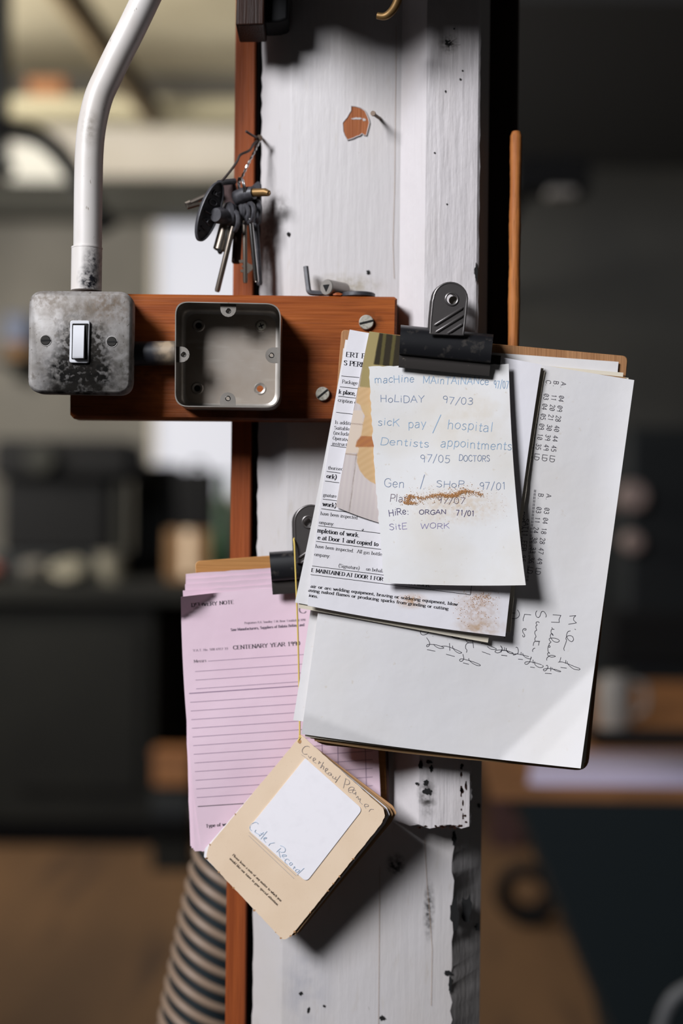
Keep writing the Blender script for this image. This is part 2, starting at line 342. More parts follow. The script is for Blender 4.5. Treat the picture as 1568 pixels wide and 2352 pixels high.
# ------------------------------------------------------------------ a stroke alphabet for writing and print
G = {
'A': (7.2, '0,0 3.6,10 7.2,0;1.3,3.6 5.9,3.6'), 'B': (6.6, '.8,0 .8,10;c.8,10 3.6,9.9 5.4,9 5.4,6.6 3.8,5.3 .8,5.3;c.8,5.3 4,5.3 6,4 6,1.4 4.2,.1 .8,0'),
'C': (7, 'c6.6,8 5.4,9.7 3.6,10 1.2,8.4 .4,5 1.2,1.6 3.6,0 5.4,.3 6.8,2'), 'D': (7.4, '.8,0 .8,10;c.8,10 4,9.9 6.4,8 7,5 6.4,2 4,.1 .8,0'),
'E': (6.2, '6,10 .8,10 .8,0 6.2,0;.8,5.2 5,5.2'), 'F': (5.8, '5.8,10 .8,10 .8,0;.8,5.2 4.8,5.2'),
'G': (7.4, 'c6.6,8 5.4,9.7 3.6,10 1.2,8.4 .4,5 1.2,1.6 3.6,0 5.6,.3 6.9,1.8;6.9,1.8 6.9,4.6 4.6,4.6'), 'H': (7.4, '.8,0 .8,10;6.6,0 6.6,10;.8,5.2 6.6,5.2'),
'I': (2.6, '1.3,0 1.3,10'), 'J': (4.4, 'c3.6,10 3.6,3 3,.6 1.6,0 .2,1'), 'K': (7, '.8,0 .8,10;6.4,10 .8,4.2;2.8,6 6.8,0'), 'L': (6, '.8,10 .8,0 6,0'),
'M': (9, '.8,0 .8,10 4.5,1.5 8.2,10 8.2,0'), 'N': (7.6, '.8,0 .8,10 6.8,0 6.8,10'), 'O': (7.6, 'o3.8,10 1.2,8.4 .4,5 1.2,1.6 3.8,0 6.4,1.6 7.2,5 6.4,8.4 3.8,10'),
'P': (6.2, '.8,0 .8,10;c.8,10 4,9.9 5.8,8.8 5.8,6 4,4.9 .8,4.8'), 'R': (7, '.8,0 .8,10;c.8,10 4,9.9 5.8,8.8 5.8,6.2 4,5 .8,4.9;3.2,4.9 7,0'),
'S': (6, 'c5.2,8.4 4,9.8 2.8,10 .9,9.2 .8,7 2.8,5.6 4.8,4.2 5.4,2.2 4.2,.4 2.6,0 .4,1.6'), 'T': (6.8, '.2,10 6.6,10;3.4,10 3.4,0'),
'U': (7.4, 'c.8,10 .8,3.4 1.6,.8 3.7,0 5.8,.8 6.6,3.4 6.6,10'), 'V': (7, '.2,10 3.5,0 6.8,10'), 'W': (10, '.2,10 2.6,0 5,9 7.4,0 9.8,10'),
'X': (7, '.4,0 6.6,10;.4,10 6.6,0'), 'Y': (7, '.3,10 3.5,5;6.8,10 3.5,5 3.5,0'), 'Z': (6.4, '.4,10 6.2,10 .3,0 6.3,0'),
'a': (5.6, 'c.8,5.6 2.4,6.6 4,6.2 4.6,5 4.6,0;c4.6,4 2,3.6 .5,2.2 .8,.6 2.4,0 4.6,1.4'), 'b': (5.8, '.9,10 .9,0;c.9,4.6 2.4,6.4 4.4,6 5.4,3.4 4.4,.5 2.4,0 .9,1.4'),
'c': (5, 'c4.6,5.3 3.4,6.4 1.8,6.2 .5,4.4 .5,2.2 1.8,.3 3.4,.1 4.8,1.3'), 'd': (5.8, '4.9,10 4.9,0;c4.9,4.8 3.4,6.4 1.6,6.1 .4,3.4 1.2,.6 3,0 4.9,1.4'),
'e': (5.2, 'c.6,3.4 4.7,3.6 4.2,5.7 2.7,6.5 1.1,5.6 .4,3.3 1.1,.9 2.8,0 4.8,1.2'), 'f': (3.6, 'c3.6,9.4 2.6,10 1.7,9 1.5,7 1.5,0;.2,6.2 3.2,6.2'),
'g': (5.6, 'o2.6,6.4 1,5.6 .6,4 1.2,2.4 2.6,2 4,2.6 4.6,4.2 4,5.8 2.6,6.4;c1.6,2.2 .8,1 2.6,.4 4.8,-.6 4.6,-2.4 2.4,-3.2 .5,-2.2 .8,-.6 2,.2;4,5.8 5.5,6.4'),
'h': (5.8, '.9,10 .9,0;c.9,4.6 2.4,6.4 4.2,6.2 4.9,4.6 4.9,0'), 'i': (2.4, '1.2,6.4 1.2,0;1,9 1.4,8.6'), 'j': (2.6, 'c1.4,6.4 1.4,-2 .2,-3;1.2,9 1.6,8.6'),
'k': (5.6, '.9,10 .9,0;4.9,6.4 .9,2.6;2.4,4 5.3,0'), 'l': (2.4, '1.2,10 1.2,0'), 'm': (8.8, '.9,6.4 .9,0;c.9,4.8 2.4,6.4 3.8,6 4.4,4.4 4.4,0;c4.4,4.8 5.8,6.4 7.3,6 7.9,4.4 7.9,0'),
'n': (5.8, '.9,6.4 .9,0;c.9,4.6 2.4,6.4 4.2,6.2 4.9,4.6 4.9,0'), 'o': (5.6, 'o2.8,6.4 .9,5.2 .4,3.2 .9,1.2 2.8,0 4.7,1.2 5.2,3.2 4.7,5.2 2.8,6.4'),
'p': (5.8, '.9,6.4 .9,-3;c.9,4.6 2.4,6.4 4.4,6 5.4,3.4 4.4,.5 2.4,0 .9,1.4'), 'q': (5.8, '4.9,6.4 4.9,-3;c4.9,4.8 3.4,6.4 1.6,6.1 .4,3.4 1.2,.6 3,0 4.9,1.4'),
'r': (4.2, '.9,6.4 .9,0;c.9,4 1.8,5.8 3,6.4 4,5.9'), 's': (4.6, 'c4,5.4 2.9,6.4 1.3,6.1 .7,4.9 1.7,3.7 3.4,2.8 4.1,1.5 3.2,.2 1.6,0 .4,1'),
't': (3.4, 'c1.5,8.6 1.5,1.2 2.2,.1 3.4,.6;.2,6.2 3.1,6.2'), 'u': (5.8, 'c.9,6.4 .9,1.8 1.6,.1 3.2,.1 4.9,1.8;4.9,6.4 4.9,0'), 'v': (5.4, '.3,6.4 2.7,0 5.1,6.4'),
'w': (7.8, '.3,6.4 2.1,0 3.9,5.8 5.7,0 7.5,6.4'), 'x': (5.4, '.4,0 5,6.4;.4,6.4 5,0'), 'y': (5.4, '.3,6.4 2.8,.2;5.1,6.4 1.6,-3'), 'z': (5, '.5,6.2 4.5,6.2 .4,0 4.7,0'),
'0': (5.6, 'o2.8,10 .8,8 .5,5 .8,2 2.8,0 4.8,2 5.1,5 4.8,8 2.8,10'), '1': (5.6, '1.6,8.2 3,10 3,0'), '2': (5.6, 'c.7,7.8 1.6,9.8 3.4,9.8 4.8,8 4.2,5.4 .5,0;.5,0 5.2,0'),
'3': (5.6, 'c.7,8.6 2.4,10 4.4,9 4.4,6.6 2,5.4;c2,5.4 4.8,4.6 5,1.8 2.8,0 .5,1.2'), '4': (5.6, '3.8,0 3.8,10 .3,3 5.3,3'), '5': (5.6, '4.8,10 1.2,10 .9,5.6;c.9,5.6 3.2,6.2 5,4.4 4.6,1.2 2.4,0 .5,1'),
'6': (5.6, 'c4.6,9.6 2,8.6 .6,5 .8,1.6 2.8,0 4.8,1.4 4.8,4.2 2.8,5.6 .9,4'), '7': (5.6, '.4,10 5.2,10 1.8,0'), '8': (5.6, 'o2.8,10 1,8.8 1,6.6 2.8,5.3 4.9,3.6 4.9,1.2 2.8,0 .7,1.2 .7,3.6 2.8,5.3 4.6,6.6 4.6,8.8 2.8,10'),
'9': (5.6, 'o4.8,7 4,9.4 2.6,10 1,8.8 .8,6.4 2.4,5 4,5.4 4.8,7;4.8,7 4.4,0'), '/': (4.4, '.2,-1.6 4.2,11'), '.': (2.4, '1,0 1.5,.5'), ',': (2.4, '1.4,.6 .8,-1.6'), ':': (2.4, '1,0 1.5,.5;1,5 1.5,5.5'),
'(': (3.4, 'c3,11 1,7 1,2 3,-2.4'), ')': (3.4, 'c.4,11 2.4,7 2.4,2 .4,-2.4'), '=': (5.6, '.3,3.4 5.3,3.4;.3,6 5.3,6'), '-': (4, '.5,4 3.5,4'), ' ': (3.4, ''),
}
_gc = {}
def glyph(ch):
    if ch not in _gc:
        w, s = G[ch]; st = []
        for part in [q for q in s.split(';') if q]:
            cur = part[0] in 'co'; cl = part[0] == 'o'
            pts = [tuple(float(t) for t in q.split(',')) for q in (part[1:] if cur else part).split()]
            st.append((cat_rom(pts, 4, cl) if cur else pts, cur))
        _gc[ch] = (w, st)
    return _gc[ch]
class Sheet:
    """a sheet of paper: corners TL,TR,BR,BL in photo pixels, its distance D(px,py); ink lies on the same surface"""
    def __init__(s, corners, D, nx=24, ny=36, bow=(0, 0, 0, 0), jag=(0, 0, 0, 0), thick=.00035, seed=1, color=None):
        s.D = D; s.lift = .0001; s.mb = MB(); TL, TR, BR, BL = corners; rnd = random.Random(seed)
        js = [[(rnd.random() - .5) * 2 * jag[k] for _ in range(max(nx, ny) + 1)] for k in range(4)]
        pix = []
        for j in range(ny + 1):
            v = j / ny
            for i in range(nx + 1):
                u = i / nx
                x = (TL[0] * (1 - u) + TR[0] * u) * (1 - v) + (BL[0] * (1 - u) + BR[0] * u) * v
                y = (TL[1] * (1 - u) + TR[1] * u) * (1 - v) + (BL[1] * (1 - u) + BR[1] * u) * v
                q = 4 * v * (1 - v); h = 4 * u * (1 - u)
                x += bow[0] * q * (1 - u) + bow[1] * q * u; y += bow[2] * h * (1 - v) + bow[3] * h * v
                if i == 0: x += js[0][j]
                if i == nx: x += js[1][j]
                if j == 0: y += js[2][i]
                if j == ny: y += js[3][i]
                pix.append((x, y))
        n = len(pix); W_ = nx + 1
        fr = [P(x, y, D(x, y)) for x, y in pix]; bk = [p + Vector((0, thick, 0)) for p in fr]
        fs = []
        for j in range(ny):
            for i in range(nx):
                a = j * W_ + i; fs.append((a, a + W_, a + W_ + 1, a + 1)); fs.append((n + a, n + a + 1, n + a + W_ + 1, n + a + W_))
        border = [(i, i + 1) for i in range(nx)] + [(ny * W_ + i + 1, ny * W_ + i) for i in range(nx)] + [((j + 1) * W_, j * W_) for j in range(ny)] + [(j * W_ + nx, (j + 1) * W_ + nx) for j in range(ny)]
        for a, b in border: fs.append((a, b, n + b, n + a))
        s.mb.add(fr + bk, fs, 0); s.pix = pix
    def pt(s, x, y, e=.0001): return P(x, y, s.D(x, y) - max(e, s.lift))
    def stroke(s, pts, w, mi=1, thin=None, e=.0001):
        """pts in photo pixels; w wide where the pen runs down, thin where it runs across"""
        for (x0, y0), (x1, y1) in zip(pts, pts[1:]):
            dx, dy = x1 - x0, y1 - y0; L = math.hypot(dx, dy)
            if L < 1e-6: continue
            ww = w
            nx, ny = -dy / L * ww / 2, dx / L * ww / 2; ex, ey = dx / L * ww * .22, dy / L * ww * .22
            k = max(1, int(L / 40)); 
            prev = None
            for i in range(k + 1):
                t = i / k; x = x0 - ex + (dx + 2 * ex) * t; y = y0 - ey + (dy + 2 * ey) * t
                cur = (s.pt(x + nx, y + ny, e), s.pt(x - nx, y - ny, e))
                if prev: s.mb.add([prev[0], prev[1], cur[1], cur[0]], [(0, 1, 2, 3)], mi)
                prev = cur
    def text(s, string, a, b, h, mi=1, w=1.6, style='hand', jit=0.0, seed=3, mono=0, slant=0.0):
        """string set from a to b (baseline ends, photo pixels) with capitals h pixels high"""
        rnd = random.Random(seed + len(string)); W_ = []
        for ch in string: W_.append(mono if mono else glyph(ch)[0] + (.9 if style == 'serif' else 1.1))
        tot = sum(W_) or 1; L = math.hypot(b[0] - a[0], b[1] - a[1]); sx = L / tot; sy = h / 10.0
        d = ((b[0] - a[0]) / L, (b[1] - a[1]) / L); up = (d[1], -d[0]); pen = 0
        for ch, cw in zip(string, W_):
            oy = rnd.uniform(-1, 1) * jit; sk = rnd.uniform(-.3, 1) * jit * .12 + slant; gw = glyph(ch)[0]; ox = (mono - gw) / 2 if mono else 0
            def mp(q):
                u = (pen + ox + q[0] + q[1] * sk) * sx; v = (q[1] + oy) * sy
                return (a[0] + d[0] * u + up[0] * v, a[1] + d[1] * u + up[1] * v)
            if mono and ch == '0': s.stroke([mp((1.2, 2)), mp((4.4, 8))], w * .8, mi)
            for pts, cur in glyph(ch)[1]:
                if style == 'hand':
                    s.stroke([mp(q) for q in pts], w, mi)
                else:
                    for p, q in zip(pts, pts[1:]):
                        l = math.hypot(q[0] - p[0], q[1] - p[1]) or 1; s.stroke([mp(p), mp(q)], w * (.30 + .70 * (abs(q[1] - p[1]) / l) ** 1.5), mi)
                    if not cur or pts[0][0] == pts[1][0]:
                        for p, q in ((pts[0], pts[1]), (pts[-1], pts[-2])):
                            if abs(p[0] - q[0]) < .55 * abs(p[1] - q[1]) and (p[1] in (0, -3) or p[1] >= 6.3) and ch not in '1/(),.:;i' or (ch in 'i1l' and p[1] == 0):
                                s.stroke([mp((p[0] - 1.35, p[1])), mp((p[0] + 1.35, p[1]))], w * .45, mi)
            pen += cw
    def rule(s, a, b, w=1.2, mi=1): s.stroke([a, b], w, mi)
    def build(s, name, mats, label, cat, group=None, smooth=60):
        o = s.mb.build(name, mats, smooth=smooth, recalc=False)
        return tag(o, label, cat, group)
def Z(ox, oy, sc): return lambda x, y: (ox + x / sc, oy + y / sc)

# ================================================================== the room
XL, XR, YB, HC, HN, YN = -2.4, 3.4, 7.0, 3.4, 4.3, 3.0
struct(MB().box((XL - .1, YN, -.1), (XR, YB + .1, 0)).build('floor', 'floor'))
struct(MB().box((XL - .1, -3, -.1), (XR, YN, 0)).build('floor_near', 'ceil_dark'))  # unseen near floor, split off and made dark to cut bounce light
struct(MB().box((XL - .1, YN, HC), (XR, YB + .1, HC + .1)).build('ceiling', 'ceil'))
struct(MB().box((XL - .1, -3, HN), (XR, YN, HN + .1)).box((XL - .1, YN - .1, HC), (XR, YN, HN)).build('ceiling_near', 'ceil_dark'))  # unseen near ceiling, raised and darkened to keep bounce off the post
struct(MB().box((XR, -3, 0), (XR + .1, YB, HN)).build('wall_right', 'wall_dark'))
wl = MB()   # left wall with two window openings
for lo, hi in (((-3, 0), (-2.15, HN)), ((-2.15, 0), (-.6, 2.6)), ((-2.15, 4.0), (-.6, HN)), ((-.6, 0), (YN, HN)), ((YN, 0), (3.8, HC)), ((3.8, 0), (5.4, 1.5)), ((3.8, 2.7), (5.4, HC)), ((5.4, 0), (YB, HC))):
    wl.box((XL - .1, lo[0], lo[1]), (XL, hi[0], hi[1]))
struct(wl.build('wall_left', 'wall_dark'))
# back wall: pale on the left, dark on the right, with a glazed opening behind the keys
wx0, wx1 = P(346, 1000, YB).x, P(640, 1000, YB).x; wz0, wz1 = P(450, 1150, YB).z, P(450, 437, YB).z
XD = P(760, 1176, YB).x
wb = MB().box((XL, YB, 0), (wx0, YB + .1, HC)).box((wx0, YB, 0), (wx1, YB + .1, wz0)).box((wx0, YB, wz1), (wx1, YB + .1, HC)).box((wx1, YB, 0), (XD, YB + .1, HC))
struct(wb.build('wall_back', 'wall_pale'))
struct(MB().box((XD, YB - .02, 0), (XR, YB + .1, HC)).build('wall_back_dark', 'wall_dark'))
w1 = thing('window_1', (wx0, YB, wz0), 'bright daylit window behind the keys', 'window'); struct(w1)
MB().box((wx0 + .02, YB + .04, wz0 + .02), (wx1 - .02, YB + .06, wz1 - .02)).build('pane', 'glow', w1)
fr = MB()
for a, b in (((wx0, wz0), (wx0 + .025, wz1)), ((wx1 - .025, wz0), (wx1, wz1)), ((wx0, wz0), (wx1, wz0 + .025)), ((wx0, wz1 - .025), (wx1, wz1))):
    fr.box((a[0], YB - .01, a[1]), (b[0], YB + .09, b[1]))
fr.build('window_frame', 'frieze', w1)
# upper left: pale frieze, beams, dark rail, small high pane
z = lambda py, y: P(400, py, y).z
struct(MB().box((XL, YB - .04, z(412, YB)), (XD, YB, z(268, YB))).build('trim_1', 'frieze'))
struct(MB().box((XL, YB - .22, z(492, YB - .22)), (XD, YB, z(420, YB - .22))).build('trim_2', 'beam_dark'))
struct(MB().box((XL, 6.0, z(264, 6)), (XD, 6.2, z(226, 6))).build('trim_3', 'beam_olive'))
struct(MB().box((XD, 4.7, 2.95), (XR, YB, HC)).build('ceiling_dark', 'ceil_dark'))  # added soffit, coloured dark to stand for weaker light on the right
w2 = thing('window_2', P(90, 440, 6.9), 'small bright pane under the black curved pipe', 'window'); struct(w2)
MB().box((P(28, 400, 6.94).x, 6.9, z(432, 6.9)), (P(150, 400, 6.94).x, 6.95, z(336, 6.9))).build('pane', 'glow2', w2)
MB().box((P(22, 400, 6.94).x, 6.94, z(438, 6.9)), (P(156, 400, 6.94).x, 6.97, z(330, 6.9))).build('window_frame', 'frieze', w2)
tag(MB().tube([P(352, 262, 5.95), P(240, 110, 5.1), P(120, -60, 4.4)], .05, 14).build('roof_pipe', 'beam_brown'), 'brown pipe sloping up under the beige ceiling', 'pipe')
p0 = P(0, 1176, 5.0); tag(MB().tube([(p0.x - .02, 5.0, z(400, 5)), (p0.x - .02, 5.0, HC)], .04, 16).tube([(p0.x - .02, 5, z(400, 5)), (p0.x - .02, 5, z(385, 5))], .06, 16).build('drop_pipe', 'machine'), 'dark upright pipe at the top left corner', 'pipe')
t = thing('extraction_arm', P(60, 300, 4.2), 'black bent arm crossing in front of the small bright pane', 'arm')
MB().tube(cat_rom([tuple(P(x, y, 4.2)) for x, y in ((-130, 300), (-20, 296), (70, 306), (130, 345), (178, 410), (215, 480))], 8), .03, 14).build('tube', 'black', t)
q = P(215, 480, 4.2); MB().tube([q, q + Vector((.03, 0, -.06))], [.03, .05], 16).build('nozzle', 'black', t)
q = P(112, 226, 6.08)
t = thing('storage_box', (q.x, 6.08, z(226, 6.0)), 'small burnt orange box standing on the olive roof beam', 'box')
MB().box((q.x - .075, 6.02, t['_w'][2]), (q.x + .075, 6.16, t['_w'][2] + .075)).build('carton', 'orange', t, bevel=.004)
MB().box((q.x - .08, 6.01, t['_w'][2] + .06), (q.x + .08, 6.17, t['_w'][2] + .085)).build('lid', 'orange', t, bevel=.004)
# wall shelf with two boxes, left
q = P(45, 828, 6.85)
t = thing('wall_shelf', (q.x, YB, q.z), 'thin grey wall shelf carrying the blue and orange boxes', 'shelf')
MB().box((q.x - .09, 6.72, q.z - .02), (q.x + .09, YB - .001, q.z)).build('board', 'cab', t)
MB().box((q.x - .01, 6.8, q.z - .1), (q.x + .01, YB - .001, q.z - .02)).build('bracket', 'cab', t)
tag(MB().box((q.x - .05, 6.76, q.z), (q.x + .05, 6.9, q.z + .075)).build('parts_box', 'tan', bevel=.006), 'orange brown box under the blue box at far left', 'box')
tag(MB().box((q.x - .06, 6.75, q.z + .075), (q.x + .06, 6.9, q.z + .21)).build('parts_box', 'blue', bevel=.006), 'dull blue box on top of the orange one at far left', 'box')

# ---------------------------------------------------------------- far workbench, left
ZT = P(200, 1345, 5.2).z
bx0, bx1, cx1 = -1.85, P(590, 1345, 5.2).x, P(352, 1345, 5.2).x
t = thing('workbench', (-1.2, 5.2, 0), 'long dark workbench with charcoal cabinet front in far left background', 'workbench')
MB().box((bx0, 5.18, ZT - .06), (bx1, 6.9, ZT)).build('worktop', 'cab', t, bevel=.004)
MB().box((bx0, 5.24, .10), (cx1, 6.85, ZT - .13)).box((bx0, 5.24, ZT - .13), (cx1, 5.27, ZT - .06)).build('cabinet', 'cab', t)
MB().box((bx0, 5.30, 0), (cx1, 6.8, .10)).build('plinth', 'black', t)
MB().box((P(60, 0, 5.23).x, 5.225, .22), (P(335, 0, 5.23).x, 5.24, ZT - .16)).build('door', 'cab', t, bevel=.003)
MB().box((bx1 - .08, 5.24, 0), (bx1 - .01, 5.31, ZT - .06)).build('leg', 'machine', t)
MB().box((bx1 - .08, 6.7, 0), (bx1 - .01, 6.77, ZT - .06)).build('leg', 'machine', t)
def on(px, Y): return Vector((P(px, 1300, Y).x, Y, ZT))
q = on(170, 5.9)
t = thing('bench_machine', q, 'tall black machine standing on the far left workbench', 'machine')
MB().box((q.x - .30, 5.7, ZT), (q.x + .22, 6.2, ZT + .10)).build('base', 'machine', t, bevel=.01)
MB().box((q.x - .27, 5.78, ZT + .10), (q.x + .16, 6.15, ZT + .46)).build('body', 'black', t, bevel=.02)
MB().box((q.x - .30, 5.72, ZT + .40), (q.x + .26, 6.15, ZT + .56)).build('head', 'black', t, bevel=.03)
MB().tube([(q.x + .21, 5.8, ZT + .1), (q.x + .21, 5.8, ZT + .45)], .03).build('column', 'cab', t)
MB().disc(Vector((q.x - .1, 0, ZT + .48)), .06, 5.68, 5.73, ch=.005).build('knob', 'cab', t)
q = on(340, 6.3)
t = thing('tool_cabinet', q, 'black upright machine cabinet on far bench left of window', 'cabinet')
MB().box((q.x - .07, 6.25, ZT), (q.x + .12, 6.55, ZT + .48)).build('body', 'black', t, bevel=.01)
MB().box((q.x - .05, 6.24, ZT + .06), (q.x + .10, 6.25, ZT + .42)).build('door', 'machine', t, bevel=.003)
q = on(10, 5.7)
tag(MB().lump((q.x, 5.45, ZT), .07, .07, .035, seed=3).build('rag', 'redrag'), 'rust red crumpled rag at left end of far bench', 'rag')
q = on(85, 5.5)
tag(MB().lump((q.x, 5.5, ZT), .07, .07, .04, seed=5).build('rag', 'greyrag'), 'grey crumpled rag beside the rust red one', 'rag')
q = on(165, 5.35)
tag(MB().lump((q.x, 5.35, ZT), .075, .075, .045, seed=8).build('rag', 'whiterag'), 'off-white crumpled rag in middle of far bench clutter', 'rag')
q = on(255, 5.42)
t = thing('tin_can', q, 'pale squat tin at right of the far bench rags', 'tin')
MB().tube([q, q + Vector((0, 0, .11))], .055, 24).build('body', 'whiterag', t); MB().ring(q + Vector((0, 0, .11)), .055, .006, nrm=(0, 0, 1)).build('rim', 'greyrag', t)
q = on(435, 5.7)
t = thing('cardboard_box', q, 'tan cardboard box on far bench in front of window', 'box')
MB().box((q.x - .085, 5.62, ZT), (q.x + .085, 5.8, ZT + .20)).build('carton', 'tan', t, bevel=.003)
MB().box((q.x - .02, 5.618, ZT + .02), (q.x + .02, 5.802, ZT + .2005)).build('tape', 'card', t)
t = thing('black_case', (q.x + .03, 5.7, ZT + .20), 'black case stacked on the tan cardboard box', 'case')
MB().box((q.x - .04, 5.64, ZT + .2005), (q.x + .10, 5.78, ZT + .44)).build('shell', 'black', t, bevel=.01)
MB().tube([(q.x, 5.7, ZT + .44), (q.x + .01, 5.7, ZT + .47), (q.x + .05, 5.7, ZT + .47), (q.x + .06, 5.7, ZT + .44)], .008).build('handle', 'black', t)
q = on(512, 5.95)
t = thing('bottle', q, 'green bottle behind the wood strip on far bench', 'bottle')
MB().tube([q, q + Vector((0, 0, .28)), q + Vector((0, 0, .34)), q + Vector((0, 0, .42))], [.042, .042, .018, .016], 20).build('body', 'green', t)
MB().tube([q + Vector((0, 0, .42)), q + Vector((0, 0, .44))], .019, 20).build('cap', 'black', t)
q = Vector((P(402, 1900, 5.0).x, 5.0, 0))
t = thing('motor', q, 'round dark motor on the floor at right of the far cabinet', 'motor')
MB().tube([(q.x - .07, 5.0, .19), (q.x + .06, 5.0, .19)], .10, 28).build('body', 'machine', t)
MB().box((q.x - .07, 4.92, 0), (q.x + .06, 5.08, .10)).build('foot', 'cab', t)
MB().tube([(q.x + .06, 5.0, .19), (q.x + .10, 5.0, .19)], .02).build('shaft', 'screw', t)
t = thing('wooden_crate', q + Vector((-.01, 0, .291)), 'small orange brown crate resting on the round motor', 'crate')
MB().box((q.x - .07, 4.94, .2915), (q.x + .06, 5.06, .40)).build('panel', 'bench_wood', t, bevel=.004)
MB().box((q.x - .075, 4.935, .39), (q.x + .065, 5.065, .41)).build('rim', 'orange', t)

# ---------------------------------------------------------------- right background
TZ = P(1300, 1806, 3.0).z
def onb(px, Y): return Vector((P(px, 1700, Y).x, Y, TZ))
t = thing('wooden_bench', (.7, 3.0, 0), 'brown wooden bench with dark steel side at lower right', 'bench')
MB().add([(P(1128, 1806, 3.0).x, 3.0, TZ), (1.7, 3.0, TZ), (1.7, 4.9, TZ), (.42, 4.9, TZ), (P(1128, 1806, 3.0).x, 3.0, TZ - .03), (1.7, 3.0, TZ - .03), (1.7, 4.9, TZ - .03), (.42, 4.9, TZ - .03)],
    [(0, 1, 2, 3), (4, 7, 6, 5), (0, 4, 5, 1), (1, 5, 6, 2), (2, 6, 7, 3), (3, 7, 4, 0)]).build('benchtop', 'bench_wood', t)
a, b = P(1190, 1818, 2.99), P(1440, 2440, 2.99)
MB().loft([[Vector((a.x, 2.99, TZ - .031)), Vector((1.65, 2.99, TZ - .031)), Vector((1.65, 2.99, 0)), Vector((b.x + .02, 2.99, 0)), b],
           [Vector((a.x, 3.4, TZ - .031)), Vector((1.65, 3.4, TZ - .031)), Vector((1.65, 3.4, 0)), Vector((b.x + .02, 3.4, 0)), Vector((b.x, 3.4, b.z))]]).build('side_panel', 'machine_teal', t)
MB().box((1.0, 4.7, 0), (1.08, 4.78, TZ - .031)).build('leg', 'bench_wood', t)
MB().box((1.0, 2.975, .2), (1.3, 2.99, .5)).build('hatch', 'machine', t, bevel=.004)
tag(MB().add([(P(1212, 1750, 3.03).x, 3.02, TZ + .003), (1.0, 3.02, TZ + .004), (1.06, 3.42, TZ + .006), (P(1205, 1750, 3.4).x + .02, 3.4, TZ + .004),
    (P(1230, 1806, 3.0).x, 3.001, TZ + .0035), (.82, 3.001, TZ + .0035)], [(0, 1, 2, 3), (4, 5, 1, 0)]).build('paper_sheet', 'lilac'), 'lilac white sheet of paper lying on bench edge', 'paper')
bpy.data.objects['paper_sheet'].modifiers.new('thickness', 'SOLIDIFY').thickness = .003
q = onb(1480, 3.55)
t = thing('work_tray', q, 'dark shallow tray behind the lilac paper', 'tray')
MB().box((q.x - .14, 3.5, TZ + .008), (q.x + .26, 3.7, TZ + .014)).build('base', 'machine', t)
MB().box((q.x - .14, 3.5, TZ + .008), (q.x + .26, 3.512, TZ + .045)).box((q.x - .14, 3.5, TZ + .008), (q.x - .128, 3.7, TZ + .045)).build('rim', 'machine', t)
q = onb(1410, 3.85)
t = thing('plastic_jug', q, 'pale grey jug standing on bench beside the clipboard', 'jug')
MB().tube([q, q + Vector((0, 0, .10)), q + Vector((0, 0, .14))], [.042, .046, .036], 24).build('body', 'paleplastic', t)
MB().tube(cat_rom([tuple(q + Vector(v)) for v in ((.04, 0, .12), (.08, 0, .11), (.08, 0, .05), (.042, 0, .03))], 6), .008, 8).build('handle', 'paleplastic', t)
q = onb(1510, 4.6)
t = thing('floor_machine', (q.x, 5.4, 0), 'large black machine at the right edge behind the bench', 'machine')
MB().box((P(1432, 1500, 5.0).x, 5.0, 0), (2.2, 5.9, P(1500, 980, 5).z)).build('body', 'machine', t, bevel=.03)
MB().box((P(1400, 1500, 4.98).x, 4.98, P(1500, 1530, 5).z), (2.2, 5.2, P(1500, 1400, 5).z)).build('table', 'black', t, bevel=.02)
for yy, rr in ((1140, .05), (1245, .035)):
    c = P(1452, yy, 4.96); MB().disc(c, rr, 4.93, 5.0, ch=.008).build('knob', 'mauve', t)
q = P(1280, 388, 4.3)
t = thing('swing_arm', q, 'black arm reaching out from the dark wall at upper right', 'arm')
MB().box((P(1180, 388, 4.3).x, 4.3, P(0, 424, 4.3).z), (P(1356, 388, 4.3).x, 4.42, P(0, 342, 4.3).z)).build('housing', 'black', t, bevel=.008)
MB().box((P(1200, 388, 4.3).x, 4.42, P(0, 400, 4.3).z), (P(1240, 388, 4.3).x, YB - .021, P(0, 360, 4.3).z)).build('bracket', 'black', t)
l0 = P(1290, 440, 4.32); MB().box((l0.x - .045, 4.3, l0.z - .016), (l0.x + .04, 4.36, l0.z + .02)).build('lamp_lens', 'paleplastic', t, bevel=.006)
# on the floor at right
q = Vector((P(1208, 2110, 4.3).x, 4.3, 0))
t = tag(MB().ring(q + Vector((0, 0, .10)), .075, .022, nrm=(.25, 1, .1)).ring(q + Vector((.01, .04, .10)), .07, .022, nrm=(.1, 1, .2)).build('cable_coil', 'black'), 'black coil of cable on the brown floor beside the bench', 'cable coil')
q = Vector((P(1160, 1950, 5.4).x, 5.4, 0))
t = thing('tool_box', q, 'dark maroon box on the floor behind the black coil', 'box')
MB().box((q.x - .06, 5.3, 0), (q.x + .06, 5.5, .17)).build('case', 'maroon', t, bevel=.006)
MB().box((q.x - .065, 5.29, .17), (q.x + .065, 5.51, .2)).build('lid', 'maroon', t, bevel=.006)
tag(MB().tube(cat_rom([tuple(P(x, y, 2.4)) for x, y in ((1470, 2480), (1505, 2400), (1530, 2320), (1562, 2280), (1620, 2262), (1720, 2300))], 8), .011, 12).build('power_cable', 'cable'), 'grey cable curving up at the lower right corner', 'cable')

